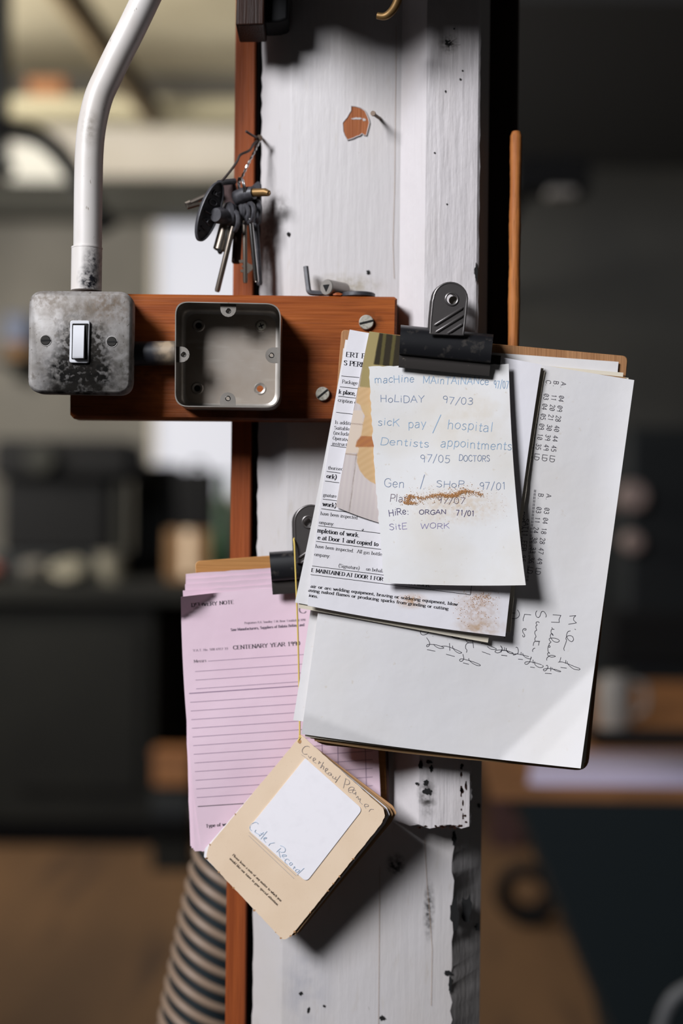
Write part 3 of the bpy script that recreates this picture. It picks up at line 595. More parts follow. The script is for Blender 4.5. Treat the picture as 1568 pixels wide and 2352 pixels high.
# ================================================================== the painted post
YP, YBT, YBAR = 1.235, 1.212, 1.207
sx = lambda px, y: P(px, 1176, y).x
post = thing('timber_post', (0.05, 1.28, 0), 'white painted timber post with chipped paint in the centre', 'post')
mb = MB(); ztop = HN - .002
zs = [0, .6] + [P(780, py, YP).z for py in range(2400, -100, -20)] + [ztop]
rnd = random.Random(4); loops = []
for zz in zs:
    j = lambda a: rnd.uniform(-a, a)
    e = 1.0 if P(780, 1900, YP).z > zz > .6 else .3
    sec = [(sx(591, 1.262) + j(.0006), 1.262), (sx(655, 1.236), 1.2362), (sx(661, 1.235), YP), (sx(1048, YP) + j(.0016) * e, YP + .0005), (sx(1054, YP) + j(.0016) * e, YP + .003), (sx(1113, 1.262), 1.262), (sx(1113, 1.262), 1.34), (sx(591, 1.262), 1.34)]
    loops.append([(x, y, zz) for x, y in sec])
mb.loft(loops)
def blotch(mb, c, rx, ry, y, mi, seed, n=18, amp=.35, th=.0):
    r = random.Random(seed); pts = []
    for k in range(n):
        a = 2 * math.pi * k / n; q = 1 + amp * (r.random() - .5) * 2
        pts.append((c[0] + rx * q * math.cos(a), c[1] + ry * q * math.sin(a)))
    return mb.add([P(x, yy, y) for x, yy in pts], [tuple(range(n))], mi)
zc = Z(520, 0, 2.24)
chip = [zc(*p) for p in ((640, 545), (662, 547), (690, 555), (712, 570), (722, 590), (731, 612), (735, 632), (728, 662), (719, 697), (706, 694), (697, 687), (685, 698), (672, 701), (650, 712), (622, 720), (608, 698), (600, 676), (597, 632), (608, 618), (620, 604), (630, 585), (640, 570))]
mb.add([P(x, y, YP - .0004) for x, y in chip], [tuple(range(len(chip)))], 1)
# curled rim of broken paint round the bare patch, its dark underside showing above
rim = [P(x, y, YP - .0006) for x, y in chip] + [P(chip[0][0], chip[0][1], YP - .0006)]
mb.tube(rim, .00045, 6, 0)
for k, (c, rx, ry) in enumerate((((820, 272), 12, 2.2), ((836, 275), 4, 3))): blotch(mb, c, rx, ry, YP - .0007, 0, 60 + k)
for k, (c, rx, ry) in enumerate((((662, 538), 3.5, 5), ((845, 625), 4, 5), ((690, 2282), 4, 4), ((744, 2311), 3, 3), ((708, 2320), 3, 7), ((1044, 2095), 9, 36), ((1028, 2235), 8, 6), ((1033, 2262), 4, 22), ((878, 2338), 7, 6), ((1043, 1925), 6, 16))): blotch(mb, c, rx, ry, YP - .0005, 2, k)  # nail holes with their inner shade painted as flat patches, plus black chips
for k, (c, rx, ry) in enumerate((((1072, 2090), 10, 34), ((1096, 2130), 6, 10), ((1100, 1850), 4, 6))): blotch(mb, c, rx, ry, 1.243 if k == 0 else 1.2535, 2, 30 + k)
# vertical joint in the lower front, and hairline cracks
for pts in (((872, 1990), (871, 2100), (870, 2220), (869, 2352), (868, 2420)), ((975, 1930), (980, 2030), (985, 2080), (992, 2180), (990, 2310)), ((905, 640), (902, 560), (906, 420), (908, 210), (910, 60))):
    a = list(pts)
    for (x0, y0), (x1, y1) in zip(a, a[1:]): mb.add([P(x0 - .35, y0, YP - .0004), P(x0 + .35, y0, YP - .0004), P(x1 + .35, y1, YP - .0004), P(x1 - .35, y1, YP - .0004)], [(0, 1, 2, 3)], 3)
mb.build('post_core', ['paint', 'barewood', 'hole', 'card_back'], post, smooth=30)
# batten
mb = MB(); loops = []; rnd = random.Random(9)
zb = P(960, 1903, YBT).z
zl = [zb] + [zb + .003 * k for k in range(1, 22)] + [P(960, py, YBT).z for py in range(1700, -120, -24)] + [ztop]
for i, zz in enumerate(zl):
    low = zz < P(960, 1690, YBT).z; e = .0028 if low else .0007
    xr = sx(1094 if not low else 1091, YBT)
    xs = [sx(911, YP)] + [sx(911, YP) * (1 - t) + sx(969, YBT) * t for t in (.33, .66)] + [sx(969, YBT)] + [sx(969, YBT) * (1 - t) + xr * t for t in (.2, .4, .6, .8, .95)] + [xr]
    ys = [YP - .0002] + [YP * (1 - t) + YBT * t for t in (.33, .66)] + [YBT + .0006] + [YBT] * 4 + [YBT + .0004, YBT + .002]
    lp = []
    for k, (x, y) in enumerate(zip(xs, ys)):
        dz = rnd.uniform(0, .004) if i == 0 else 0
        if k >= 9: x += rnd.uniform(-e, e * .3)
        lp.append((x, y, zz + dz))
    lp.append((lp[-1][0] + .0003, YP - .0002, zz)); loops.append(lp)
mb.loft(loops)
for k, (c, rx, ry) in enumerate((((1029, 99), 8, 7), ((1043, 66), 2, 2), ((1062, 162), 2.2, 2.2), ((1057, 182), 2.4, 2.4), ((1023, 210), 1.8, 3), ((998, 351), 2, 2), ((1026, 469), 2, 2), ((978, 1798), 6, 6), ((982, 1818), 10, 8), ((957, 1800), 4, 3), ((966, 1755), 5, 10), ((985, 1750), 8, 4), ((990, 1765), 4, 8), ((1093, 628), 4, 20))):
    blotch(mb, c, rx, ry, YBT - .0004, 1, k + 50)  # nail holes drawn flat, the shade inside put into the colour
for k in range(26):   # broken paint along the lower right edge and the sawn end
    if k < 14: c = (1058 + rnd.uniform(0, 12), rnd.uniform(1750, 1890)); blotch(mb, c, rnd.uniform(1, 4), rnd.uniform(2, 9), YBT - .0003, 2, k + 80)
    else: blotch(mb, (rnd.uniform(958, 1062), 1900 + rnd.uniform(-3, 3)), rnd.uniform(2, 7), rnd.uniform(1, 3), YBT - .0003, 2, k + 80)
for (x0, y0, x1, y1) in ((1029, 99, 1048, 88), (1035, 100, 1056, 103), (1028, 104, 1030, 116)): mb.tube([P(x0, y0, YBT), P(x1, y1, YBT + .0002)], .0006, 6, 0)
mb.build('batten', ['paint_batten', 'hole', 'dark_wood'], post, smooth=30)
nl = thing('nail', P(870, 270, YP), 'rusty bent nail beside the bare wood patch on the post', 'nail')
MB().tube([P(872, 272, YP), P(866, 268, YP - .012), P(858, 262, YP - .020)], .0014, 10).build('shank', 'nail', nl)
MB().tube([P(857.6, 261.6, YP - .0205), P(856, 260, YP - .0225)], .0022, 14).build('head', 'nail', nl)

# wood strip, toothed rack and dark boards beside the post
zlo, zhi = 0.0, ztop
t = thing('wood_strip', (sx(552, 1.27), 1.29, 0), 'red-brown upright wood strip along left side of post', 'strip')
MB().box((sx(529, 1.265), 1.265, 0), (sx(575, 1.265), 1.31, zhi)).build('strip_face', 'strip', t, bevel=.001)
t = thing('toothed_rack', (sx(585, 1.30), 1.31, 0), 'black toothed strip in the gap between wood strip and post', 'rack')
MB().box((sx(570, 1.325), 1.325, 0), (sx(600, 1.325), 1.335, zhi)).build('spine', 'rack', t)
te = MB()
for k in range(100): 
    zz = P(585, 2400 - k * 15, 1.31).z; te.tube([(sx(570, 1.318), 1.318, zz), (sx(598, 1.318), 1.318, zz)], .0022, 8)
te.build('teeth', 'rack', t)
rb = MB().box((sx(1110, 1.30), 1.30, P(1150, 1010, 1.3).z), (sx(1181, 1.30), 1.34, zhi)).build('side_board', 'dark_wood', bevel=.003)  # shade from the post is put into this board's dark colour
tag(rb, 'dark brown board standing behind right side of post', 'board')
a, b = P(1185, 303, 1.24), P(1178, 880, 1.225)
t = thing('wooden_dowel', b, 'worn orange wooden rod standing upright right of the post', 'rod')
rnd = random.Random(3); pts = []; rs = []
for k in range(60):
    u = k / 59; pts.append(a.lerp(b, u)); rs.append(.0050 + .0003 * math.sin(k * .35) + rnd.uniform(-.0002, .0001) - (.0012 if k == 0 else 0))
MB().tube(pts, rs, 14).build('rod', 'stick', t)
MB().tube([P(1180, 560, 1.2315), P(1191, 548, 1.233)], .0008, 6).build('split', 'dark_wood', t)
# shelf above and the hook under it
sh = thing('overhead_shelf', P(600, 40, 1.2), 'dark wooden shelf end fixed across the top of the post', 'shelf')
zt = P(800, -200, 1.09).z
MB().box((sx(500, 1.12), 1.09, zt), (sx(1150, 1.12), 1.2105, zt + .025)).build('shelf_board', 'dark_wood', sh)
MB().prism([(551, -240), (616, -240), (606, 57), (541, 58)], 1.19, 1.2345).build('bracket', 'dark_wood', sh, bevel=.0015)  # bracket stands in shade, which is put into its dark wood colour
MB().prism([(606, -240), (670, -240), (660, 44), (640, 50), (606, 52)], 1.20, 1.236).build('block', 'black', sh, bevel=.002)
tag(MB().tube(cat_rom([tuple(P(x, y, yy)) for x, y, yy in ((916, -96, 1.16), (916, -40, 1.16), (914, -5, 1.16), (905, 18, 1.16), (892, 33, 1.16), (880, 38, 1.161), (866, 36, 1.162))], 6), [.0042 - .00004 * k for k in range(37)], 14).build('brass_hook', 'brass'), 'dark brass hook hanging at the top of the post', 'hook')

# ================================================================== bar, conduit, switch and box
bar = thing('mounting_board', P(540, 965, 1.22), 'varnished orange pine board fixed across the post', 'board')
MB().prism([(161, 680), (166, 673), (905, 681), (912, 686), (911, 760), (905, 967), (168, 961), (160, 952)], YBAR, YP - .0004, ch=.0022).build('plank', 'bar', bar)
def slot_screw(name, px, py, y, r, ang, parent, mat='screw', depth=.003):
    c = P(px, py, y); R = r / FPX * y
    s = MB().disc(c, R, y - depth, y + .004, ch=.0006).build(name, mat, parent)
    d = Vector((math.cos(ang), 0, math.sin(ang))) * R * .95; n = Vector((-d.z, 0, d.x)).normalized() * R * .14
    cc = Vector((c.x, y - depth - .0002, c.z)); f = Vector((0, .0006, 0))
    g = MB().loft([[cc + d + n, cc - d + n, cc - d - n, cc + d - n], [cc + d + n + f, cc - d + n + f, cc - d - n + f, cc + d - n + f]]).build('slot', 'hole', s)
    return s
slot_screw('screw', 841, 741, YBAR, 17, .25, bar); slot_screw('screw', 741, 905, YBAR, 16, .7, bar)
# vertical conduit
cv = thing('conduit', P(200, 664, 1.185), 'white painted bent conduit rising from the light switch', 'conduit')
path = [(201, 600), (202, 500), (203, 420), (205, 350), (211, 290), (226, 225), (248, 175), (272, 125), (300, 70), (330, 8), (362, -60), (395, -130), (470, -290), (600, -560)]
MB().tube(cat_rom([tuple(P(x, y, 1.185)) for x, y in path], 6), .0118, 24).build('pipe', 'conduit', cv)
cl = MB(); c0, c1 = P(198, 668, 1.185), P(199.5, 570, 1.185)
cl.tube([c0, c1], .0127, 28); cl.tube([c1 - Vector((0, 0, .0006)), c1 + Vector((0, 0, .0006))], .0129, 28)
cl.build('collar', 'conduit', cv)
ch = thing('conduit_stub', P(350, 812, 1.19), 'short grimy black conduit between switch and open box', 'conduit')
MB().tube([P(296, 812, 1.192), P(404, 811, 1.192)], .0103, 24).build('pipe', 'conduit_dark', ch)
# switch
sw = thing('light_switch', P(183, 905, 1.19), 'grimy square metal light switch with white rocker', 'switch')
out = rpoly([(66, 667), (304, 669), (300, 906), (63, 902)], 34, 8)
MB().prism(out, 1.167, 1.184, ch=.0026).build('cover_plate', 'plate', sw, smooth=50)
MB().prism(rpoly([(70, 671), (300, 673), (297, 902), (67, 899)], 32, 8), 1.1842, YBAR - .0002).build('back_box', 'plate', sw)
rim = rpoly([(161, 736), (206, 736), (203, 834), (159, 833)], 6, 4)
fm = MB().prism(rim, 1.1645, 1.168, ch=.0005).build('rocker_frame', 'rocker', sw)
MB().prism(rpoly([(166, 743), (203, 743), (200, 826), (164, 825)], 2, 2), 1.1642, 1.166).build('recess', 'hole', fm)
rk = MB(); A = [(168, 746), (194, 746), (192, 824), (166, 824)]
yt, ym, yb = 1.1630, 1.1622, 1.1590
f = [P(168, 747, 1.1632), P(194, 747, 1.1632), P(193.4, 765, 1.1622), P(167.4, 765, 1.1622), P(192, 817, 1.1592), P(166, 817, 1.1592), P(192, 823, 1.160), P(166, 823, 1.160)]
bk = [Vector((p.x, 1.1645, p.z)) for p in f]
rk.add(f + bk, [(0, 1, 2, 3), (3, 2, 4, 5), (5, 4, 6, 7), (0, 8, 9, 1), (1, 9, 10, 2), (2, 10, 12, 4), (4, 12, 14, 6), (6, 14, 15, 7), (7, 15, 13, 5), (5, 13, 11, 3), (3, 11, 8, 0)])
rk.build('rocker', 'rocker', sw, bevel=.0003)
for px, py, an in ((105, 782, .05), (257, 785, .02)):
    MB().ring(P(px, py, 1.1672), 12.4 / FPX * 1.167, .0006).build('screw_rim', 'plate', sw)
    slot_screw('screw', px, py, 1.1668, 11.5, an, sw, 'dark_screw', .0006)
# open back box
ob = thing('open_switch_box', P(522, 937, 1.19), 'open square metal back box screwed to pine board', 'electrical box')
o1 = rpoly([(402, 692), (645, 697), (642, 937), (401, 934)], [30, 34, 34, 30], 8)
n = len(o1)
cx, cy = 522.5, 815
def inset(poly, d): 
    return [(cx + (x - cx) * (1 - d / 120.0), cy + (y - cy) * (1 - d / 120.0)) for x, y in poly]
YR, YF = 1.1715, 1.2045
def lp(poly, y0, y): return [Vector((P(a, b, y0).x, y, P(a, b, y0).z)) for a, b in poly]
i1 = inset(o1, 2.4)
MB().loft([lp(o1, YR, YBAR - .0002), lp(o1, YR, YR), lp(i1, YR, YR), lp(i1, YR, YF - .007), lp(inset(o1, 4), YR, YF - .003), lp(inset(o1, 9), YR, YF - .0008), lp(inset(o1, 16), YR, YF)], 0, cap=False).build('side_wall', 'steel', ob, smooth=50)
MB().loft([lp(inset(o1, 15), YR, YF - .0001), lp(inset(o1, 15), YR, YBAR - .0002)], 0).build('back_plate', 'zinc_floor', ob)
for (px, py, mt) in ((456, 748, 'hole'), (600, 749, None), (453, 892, 'hole'), (597, 893, 'bar')):
    c = P(px, py, YF); R = 11.5 / FPX * YF
    dm = MB()
    ringl = lambda r, y: [Vector((c.x + r * math.cos(2 * math.pi * k / 24), y, c.z + r * math.sin(2 * math.pi * k / 24))) for k in range(24)]
    dm.loft([ringl(R * 1.25, YF - .0002), ringl(R * 1.05, YF - .0010), ringl(R * .85, YF - .0008), ringl(R * .62, YF - .0003)], 0, cap=False)
    d = dm.build('dimple', 'steel', ob)
    if mt: MB().disc(c, R * .64, YF - .0004, YF).build('fixing_hole', mt, d)
    else:
        s = MB().disc(c, R * .95, YF - .0022, YF, ch=.0007).build('cross_screw', 'screw', ob)
        for a in (.4, .4 + math.pi / 2):
            dd = Vector((math.cos(a), 0, math.sin(a))) * R * .55; nn = Vector((-dd.z, 0, dd.x)).normalized() * R * .12; c2 = Vector((c.x, YF - .0024, c.z))
            MB().loft([[c2 + dd + nn, c2 - dd + nn, c2 - dd - nn, c2 + dd - nn], [v + Vector((0, .0005, 0)) for v in (c2 + dd + nn, c2 - dd + nn, c2 - dd - nn, c2 + dd - nn)]]).build('slot', 'hole', s)
for (bx, by, dx, dy, sl) in ((524, 697, 0, 1, 1), (523, 932, 0, -1, 0), (404, 814, 1, 0, 1), (640, 816, -1, 0, 0)):
    w, ln = 18, 31; px_, py_ = -dy, dx; poly = []
    tipc = (bx + dx * (ln - w), by + dy * (ln - w))
    poly.append((bx + px_ * w, by + py_ * w))
    for k in range(9):
        a = math.pi * k / 8; poly.append((tipc[0] + px_ * w * math.cos(a) + dx * w * math.sin(a), tipc[1] + py_ * w * math.cos(a) + dy * w * math.sin(a)))
    poly.append((bx - px_ * w, by - py_ * w))
    hc = (bx + dx * 17, by + dy * 17)
    full = []
    for p, q in zip(poly, poly[1:] + poly[:1]):
        for k in range(4): full.append((p[0] + (q[0] - p[0]) * k / 4, p[1] + (q[1] - p[1]) * k / 4))
    lg = MB().plate_hole(full, hc, 4.6, YR + .004, YR + .0052).build('lug', 'steel', ob, smooth=40)
    c = P(hc[0], hc[1], YR + .004); MB().ring(c, 5.2 / FPX * YR, .0004).build('lug_hole_rim', 'dark_screw', lg)

# ---------------------------------------------------------------- things lying on top of the board
zb_ = P(780, 679, YBAR).z
t = thing('hex_key', Vector((P(712, 678, 1.222).x, 1.222, zb_)), 'dark bent hex key standing up at left on pine board', 'hex key')
hk = [tuple(P(702, 612, 1.223)), tuple(P(707, 655, 1.222)), tuple(P(710, 669, 1.2215)), tuple(P(722, 673.2, 1.221)), tuple(P(775, 673.5, 1.219))]
MB().tube(cat_rom(hk, 5), .0023, 6).build('shaft', 'blackmetal', t, smooth=20)
sk = thing('socket_key', Vector((P(752, 678, 1.212).x, 1.212, zb_)), 'steel tube key with triangular socket lying on pine board', 'key')
c0, c1 = P(749, 653, 1.2095), P(789, 664, 1.2285)
c0.z = c1.z = zb_ + .0074
ax = (c1 - c0).normalized(); u = ax.cross(Vector((0, 0, 1))).normalized(); w = u.cross(ax) * -1
rg = lambda r, cc, nn=36: [cc + (u * math.cos(2 * math.pi * k / nn) + w * math.sin(2 * math.pi * k / nn)) * r for k in range(nn)]
def tri(r, cc, nn=36):
    o = []; vs = [Vector((math.cos(a), math.sin(a))) * r for a in (math.pi * 7 / 6, math.pi * 11 / 6, math.pi / 2)]
    rot = math.pi
    for k in range(nn):
        a = 2 * math.pi * k / nn
        rr = r * .5 / max(math.cos((a + math.pi / 2 + math.pi / 3) % (2 * math.pi / 3) - math.pi / 3), .3)
        o.append(cc + (u * math.cos(-a) + w * -math.sin(-a)) * min(rr, r * .92))
    return o
MB().loft([rg(.0069, c1), rg(.0069, c0 + ax * .0008), rg(.0063, c0), tri(.0045, c0)], 0, cap=False).add(rg(.0069, c1), [tuple(range(36))]).build('barrel', 'steel', sk)
MB().loft([tri(.0045, c0), tri(.0045, c0 + ax * .012)], 0, cap=True).build('triangular_socket', 'hole', sk)
c = Vector((P(822, 668, 1.2205).x, 1.2205, zb_))
t = thing('steel_ring', c, 'flat steel ring lying on board beside the tube key', 'ring')
lo = []
for r, h in ((.0135, .0002), (.0148, .0010), (.0148, .0036), (.0135, .0044), (.0095, .0044), (.0090, .0036), (.0090, .0002), (.0135, .0002)):
    lo.append([Vector((c.x + r * math.cos(2 * math.pi * k / 40), c.y + r * .9 * math.sin(2 * math.pi * k / 40), c.z + h)) for k in range(40)])
MB().loft(lo, 0, cap=False).build('ring_body', 'blackmetal', t)
q = P(775, 677, 1.2082); tag(MB().lump((q.x, 1.2095, zb_ - .0004), .004, .002, .0016, seed=2, n=8).build('wood_splinter', 'strip'), 'small brown wood splinter in front of the tube key', 'splinter')

# ================================================================== keys on the wire at the left edge of the post
YK = 1.226
za = Z(380, 280, 5.227)
K = lambda x, y, d=0.0: P(*za(x, y), YK + d)
nl = thing('nail', P(597, 318, 1.255), 'small nail holding the key wire at left edge of post', 'nail')
MB().tube([P(601, 318, 1.259), P(596, 317, 1.240)], .0013, 8).tube([P(596, 317, 1.240), P(595.8, 316.8, 1.2385)], .0028, 10).build('shank', 'nail', nl)
t = thing('wire_loop', P(580, 340, YK), 'twisted dark wire loop from which the keys hang', 'wire')
MB().tube(cat_rom([tuple(K(*p)) for p in ((965, 112, 0), (1040, 160, .006), (1110, 195, .014), (1135, 205, .018), (1060, 260, .012), (1010, 340, .004), (900, 395, -.002), (860, 470, -.003), (800, 560, -.004), (690, 690, -.006), (650, 715, -.006))], 5), .0011, 8).build('strand', 'wire', t)
def twist(a, b, r, turns, off):
    a = Vector(a); b = Vector(b); n = 50; ax = (b - a).normalized(); u = ax.orthogonal().normalized(); w = ax.cross(u)
    return [a.lerp(b, k / n) + (u * math.cos(off + turns * 6.283 * k / n) + w * math.sin(off + turns * 6.283 * k / n)) * r for k in range(n + 1)]
for o_ in (0, math.pi): MB().tube(twist(K(1135, 215, .018), K(885, 730, 0), .0006, 5, o_), .0006, 6).build('strand', 'chrome', t)
rg_ = thing('split_ring', K(905, 770), 'small silver split ring joining wire and keys', 'ring')
MB().ring(K(905, 790), .0085, .0008, nrm=(.95, .3, .2)).ring(K(925, 800), .0085, .0008, nrm=(.95, .3, .2)).build('coil', 'chrome', rg_)
# oval-headed radiator key with raised letters
t = thing('radiator_key', K(520, 1050), 'black oval-headed key with raised letters on its face', 'key')
cc = Vector(K(520, 1075, -.010)); lx = (Vector(K(655, 720, -.012)) - Vector(K(400, 1430, -.012))); ln = lx.length / 2; lx.normalize()
wx = (Vector(K(610, 1130, -.001)) - Vector(K(430, 1030, -.013))).normalized(); wx = (wx - lx * wx.dot(lx)).normalized(); nr = lx.cross(wx).normalized()
if nr.y > 0: nr = -nr
HW = .0103
def oval(k, h, n=48): return [cc + lx * ln * k * math.cos(2 * math.pi * i / n) + wx * HW * (1 - (1 - k) * 2.2) * math.sin(2 * math.pi * i / n) + nr * h for i in range(n)]
MB().loft([oval(.97, -.0012), oval(1, -.0004), oval(1, .0022), oval(.985, .0028), oval(.95, .0028), oval(.93, .0012)], 0).build('head', 'blackmetal', t)
lt = MB(); word = 'VALOR'; 
for i, ch_ in enumerate(word):
    for pts, cur in glyph(ch_)[1]:
        q = []
        for (gx, gy) in pts:
            al = (-.62 + i * .31 + (gx - glyph(ch_)[0] / 2) / 10 * .30 * .85) * ln; hi = (gy - 5) / 10 * HW * .95 * (1 - .35 * abs(i - 2) / 2)
            q.append(cc + lx * al - wx * hi + nr * .0016)
        lt.tube(q, .0007, 6)
lt.build('raised_letters', 'blackmetal', t)
s0, s1 = cc + wx * .004 - nr * .001 - lx * .004, K(930, 1180, .016)
MB().tube([K(600, 1115, -.012), K(640, 1125, -.008), K(700, 1135, -.004), K(780, 1150, .002), K(785, 1150, .0025), K(930, 1175, .016)], [.0058, .0072, .0066, .0066, .0078, .0078], 20).build('stem', 'blackmetal', t)
MB().tube([K(640, 735, -.008), K(700, 722, 0), K(830, 712, .008)], .0028, 10).build('eye', 'blackmetal', t)
t = thing('radiator_key', K(780, 900, .012), 'dark flat key head hanging behind the oval-headed key', 'key')
zq = [(690, 730), (760, 700), (840, 730), (862, 820), (850, 1000), (800, 1070), (720, 1060), (690, 900)]
MB().prism([za(*p) for p in rpoly(zq, 30, 3)], YK + .010, YK + .015, ch=.001).build('head', 'maroon', t)
MB().tube([K(780, 1050, .012), K(770, 1220, .013)], .003, 10).build('shaft', 'blackmetal', t)
t = thing('brass_tipped_key', K(1040, 860), 'black key with a brass tip pointing at the post', 'key')
MB().tube([K(860, 920, .006), K(960, 870, 0), K(1060, 850, -.004)], [.007, .0066, .0056], 16).build('sleeve', 'blackmetal', t)
MB().tube([K(1055, 850, -.004), K(1195, 845, -.009), K(1240, 858, -.011)], [.0035, .0035, .0026], 14).build('tip', 'brass', t)
MB().tube([K(1235, 858, -.0108), K(1256, 860, -.0115)], .0012, 8).build('pin', 'brass', t)
MB().prism([za(*p) for p in rpoly([(1020, 780), (1110, 705), (1150, 740), (1150, 1180), (1110, 1260), (1000, 1240), (960, 1000)], 18, 3)], YK + .006, YK + .011, ch=.001).build('bow', 'blackmetal', t)
def flat_key(label, top, tip, w, mat, bow_r, bit=None, d=0.0, hollow=False):
    t = thing('hanging_key', K(*top, d), label, 'key', )
    a, b = Vector(K(*top, d)), Vector(K(*tip, d)); 
    MB().tube([a, a.lerp(b, .97), b], [w, w, w * .75], 12).build('shaft', mat, t)
    ax = (b - a).normalized(); c = a - ax * bow_r * .6
    MB().ring(c, bow_r, w * .9, nrm=(.9, .5, 0)).build('bow', 'blackmetal', t)
    if bit: MB().prism([za(*p) for p in bit], YK + d - .0012, YK + d + .0012).build('bit', mat, t)
    return t
flat_key('long thin steel key slanting down to the left', (810, 1260), (618, 2040), .0024, 'keysteel', .008, d=-.002)
t = flat_key('short stubby steel barrel key at left of the bunch', (740, 1180), (640, 1545), .0054, 'keysteel', .007, d=.004)
MB().disc(K(650, 1550, .004), .002, YK - .001, YK + .009).build('bore', 'hole', t)
flat_key('dark slim key with square notches on its shaft', (745, 1200), (725, 1560), .0022, 'chrome', .006, d=.001)
flat_key('key with a three-toothed bit near its end', (950, 1180), (958, 1935), .0021, 'keysteel', .008, bit=[(880, 1660), (940, 1650), (1000, 1700), (1050, 1720), (1040, 1770), (985, 1820), (900, 1800), (895, 1775), (965, 1765), (965, 1748), (915, 1745), (915, 1725), (960, 1712), (950, 1692), (885, 1690)], d=.002)
flat_key('bright silver key hanging at right of the bunch', (1018, 1160), (1092, 1925), .0022, 'chrome', .008, d=-.004, bit=[(1025, 1580), (1075, 1580), (1085, 1760), (1050, 1760)])
flat_key('dark key hanging behind the bright silver one', (1080, 1150), (1130, 1960), .0026, 'blackmetal', .009, d=.008)
flat_key('dark brown key hanging in the middle of the bunch', (880, 1160), (845, 1700), .0040, 'dark_wood', .008, d=.010)
t = thing('hanging_key', K(330, 960), 'steel key sticking out to the left behind the oval head', 'key')
MB().tube([K(640, 830, .004), K(440, 910, .003), K(275, 985, .002)], .0026, 10).build('shaft', 'keysteel', t)
MB().tube([K(300, 965, .001), K(250, 985, .001), K(262, 1025, .001), K(400, 985, .003)], .0022, 8).build('bow', 'keysteel', t)

# ================================================================== the big clipboard
BF = 1.190
cb = thing('clipboard', P(1070, 1760, BF), 'large tan hardboard clipboard hanging askew on the post', 'clipboard')
MB().prism(rpoly([(784, 757), (1442, 818), (1350, 1772), (708, 1708)], [10, 14, 30, 46], 6), BF, BF + .0038, ch=.0006).build('backing_board', 'board', cb)
# sheets, back to front
def flat(d, k=0.0, y0=800, L=900): return lambda x, y: d - k * max(0.0, (y - y0) / L) ** 2
Sheet([(800, 786), (1420, 831), (1338, 1745), (700, 1682)], flat(1.1878), 12, 16).build('paper_sheet', 'paper', 'white sheet at the top right corner showing below the hardboard edge', 'paper')
Sheet([(802, 800), (1431, 856), (1344, 1752), (698, 1684)], flat(1.1868), 12, 16).build('paper_sheet', 'cream', 'cream sheet edge, second under the top right corner of the stack', 'paper')
Sheet([(800, 806), (1443, 868), (1340, 1766), (712, 1696)], flat(1.1850), 12, 16, bow=(0, 0, 0, 6)).build('paper_sheet', 'cream', 'cream sheet showing as a thin edge under the lottery sheet', 'paper')
Sheet([(800, 800), (1436, 866), (1322, 1762), (722, 1702)], flat(1.1835), 12, 16, bow=(0, 0, 0, 8)).build('paper_sheet', 'card_back', 'brownish sheet edge along the bottom of the stack', 'paper')
def D_l(x, y):
    d = 1.1822 - .0012 * (y - 1400) / 300.0
    return d + .0025 * math.sin((y - 1400) / 90.0) * max(0, min(1, (760 - x) / 70))
Sheet([(788, 800), (1410, 866), (1310, 1740), (673, 1654)], D_l, 24, 30, bow=(7, 0, 0, 0)).build('paper_sheet', 'paper', 'white sheet sticking out at the left edge above the string', 'paper')
Sheet([(806, 790), (1444, 871), (1330, 1762), (700, 1692)], flat(1.1805), 12, 20, bow=(-3, 0, 0, 4)).build('paper_sheet', 'cream', 'cream sheet directly beneath the lottery number sheet', 'paper')
# lottery sheet
def D_lot(x, y):
    d = 1.1775 - .0015 * ((y - 860) / 900.0) ** 2 + .0022 * math.sin(x / 150.0 + y / 260.0) + .0012 * math.sin(y / 85.0 - x / 200.0)
    s = ((x - 1150) * .70 + (y - 1742) * .71)
    if s > 0: d -= s / 2800.0 * .24
    s2 = ((x - 1245) * .75 + (y - 1742) * .66)
    if s2 > 0: d -= s2 / 2800.0 * .10
    s3 = ((y - 1660) * .9 - (x - 760) * .35)
    if s3 > 0 and x < 1100: d += s3 / 2800.0 * .3
    e = max(0.0, (x - (1456 - 123 * (y - 873) / 892.0) + 70) / 70.0)
    return d - .0025 * e * e * math.exp(-((y - 1100) / 260.0) ** 2)
lot = Sheet([(808, 767), (1456, 873), (1333, 1765), (692, 1686)], D_lot, 90, 120, bow=(3, 0, 0, 3))
zz = Z(1100, 740, 3.795)
DM = dict(h=11, mi=2, w=1.25, style='hand', mono=7)
for s, x0, y0, x1, y1 in (('A.  04 09 28 40 44 45 LD', 716, 520, 612, 1215), ('B.  11 20 21 30 39 49 LD', 652, 510, 546, 1207), ('C.  03 04 05 09 10 35 LD', 585, 503, 478, 1198), ('D.  02 07 24 25 44 48 LD', 520, 497, 413, 1190),
                      ('A.  03 04 18 28 47 49 LD', 588, 1496, 490, 2196), ('B.  03 11 24 30 33 36 LD', 519, 1490, 420, 2188)):
    lot.text(s, zz(x0, y0), zz(x1, y1), **DM)
lot.text('=' * 27, zz(468, 1455), zz(398, 2260), **DM)
lot.text('SAT11 FEB 95', zz(392, 1710), zz(358, 2090), **DM); lot.text('FOR 01 DRAW', zz(356, 1645), zz(320, 2000), **DM)
zn = Z(920, 1360, 3.267)
def pen(sh, pts, w=1.3, mi=1, curve=True, zf=zn):
    sh.stroke([zf(*p) for p in (cat_rom(pts, 5) if curve else pts)], w, mi)
zp, zq_ = Z(1150, 1400, 7.84), Z(960, 1420, 5.6)
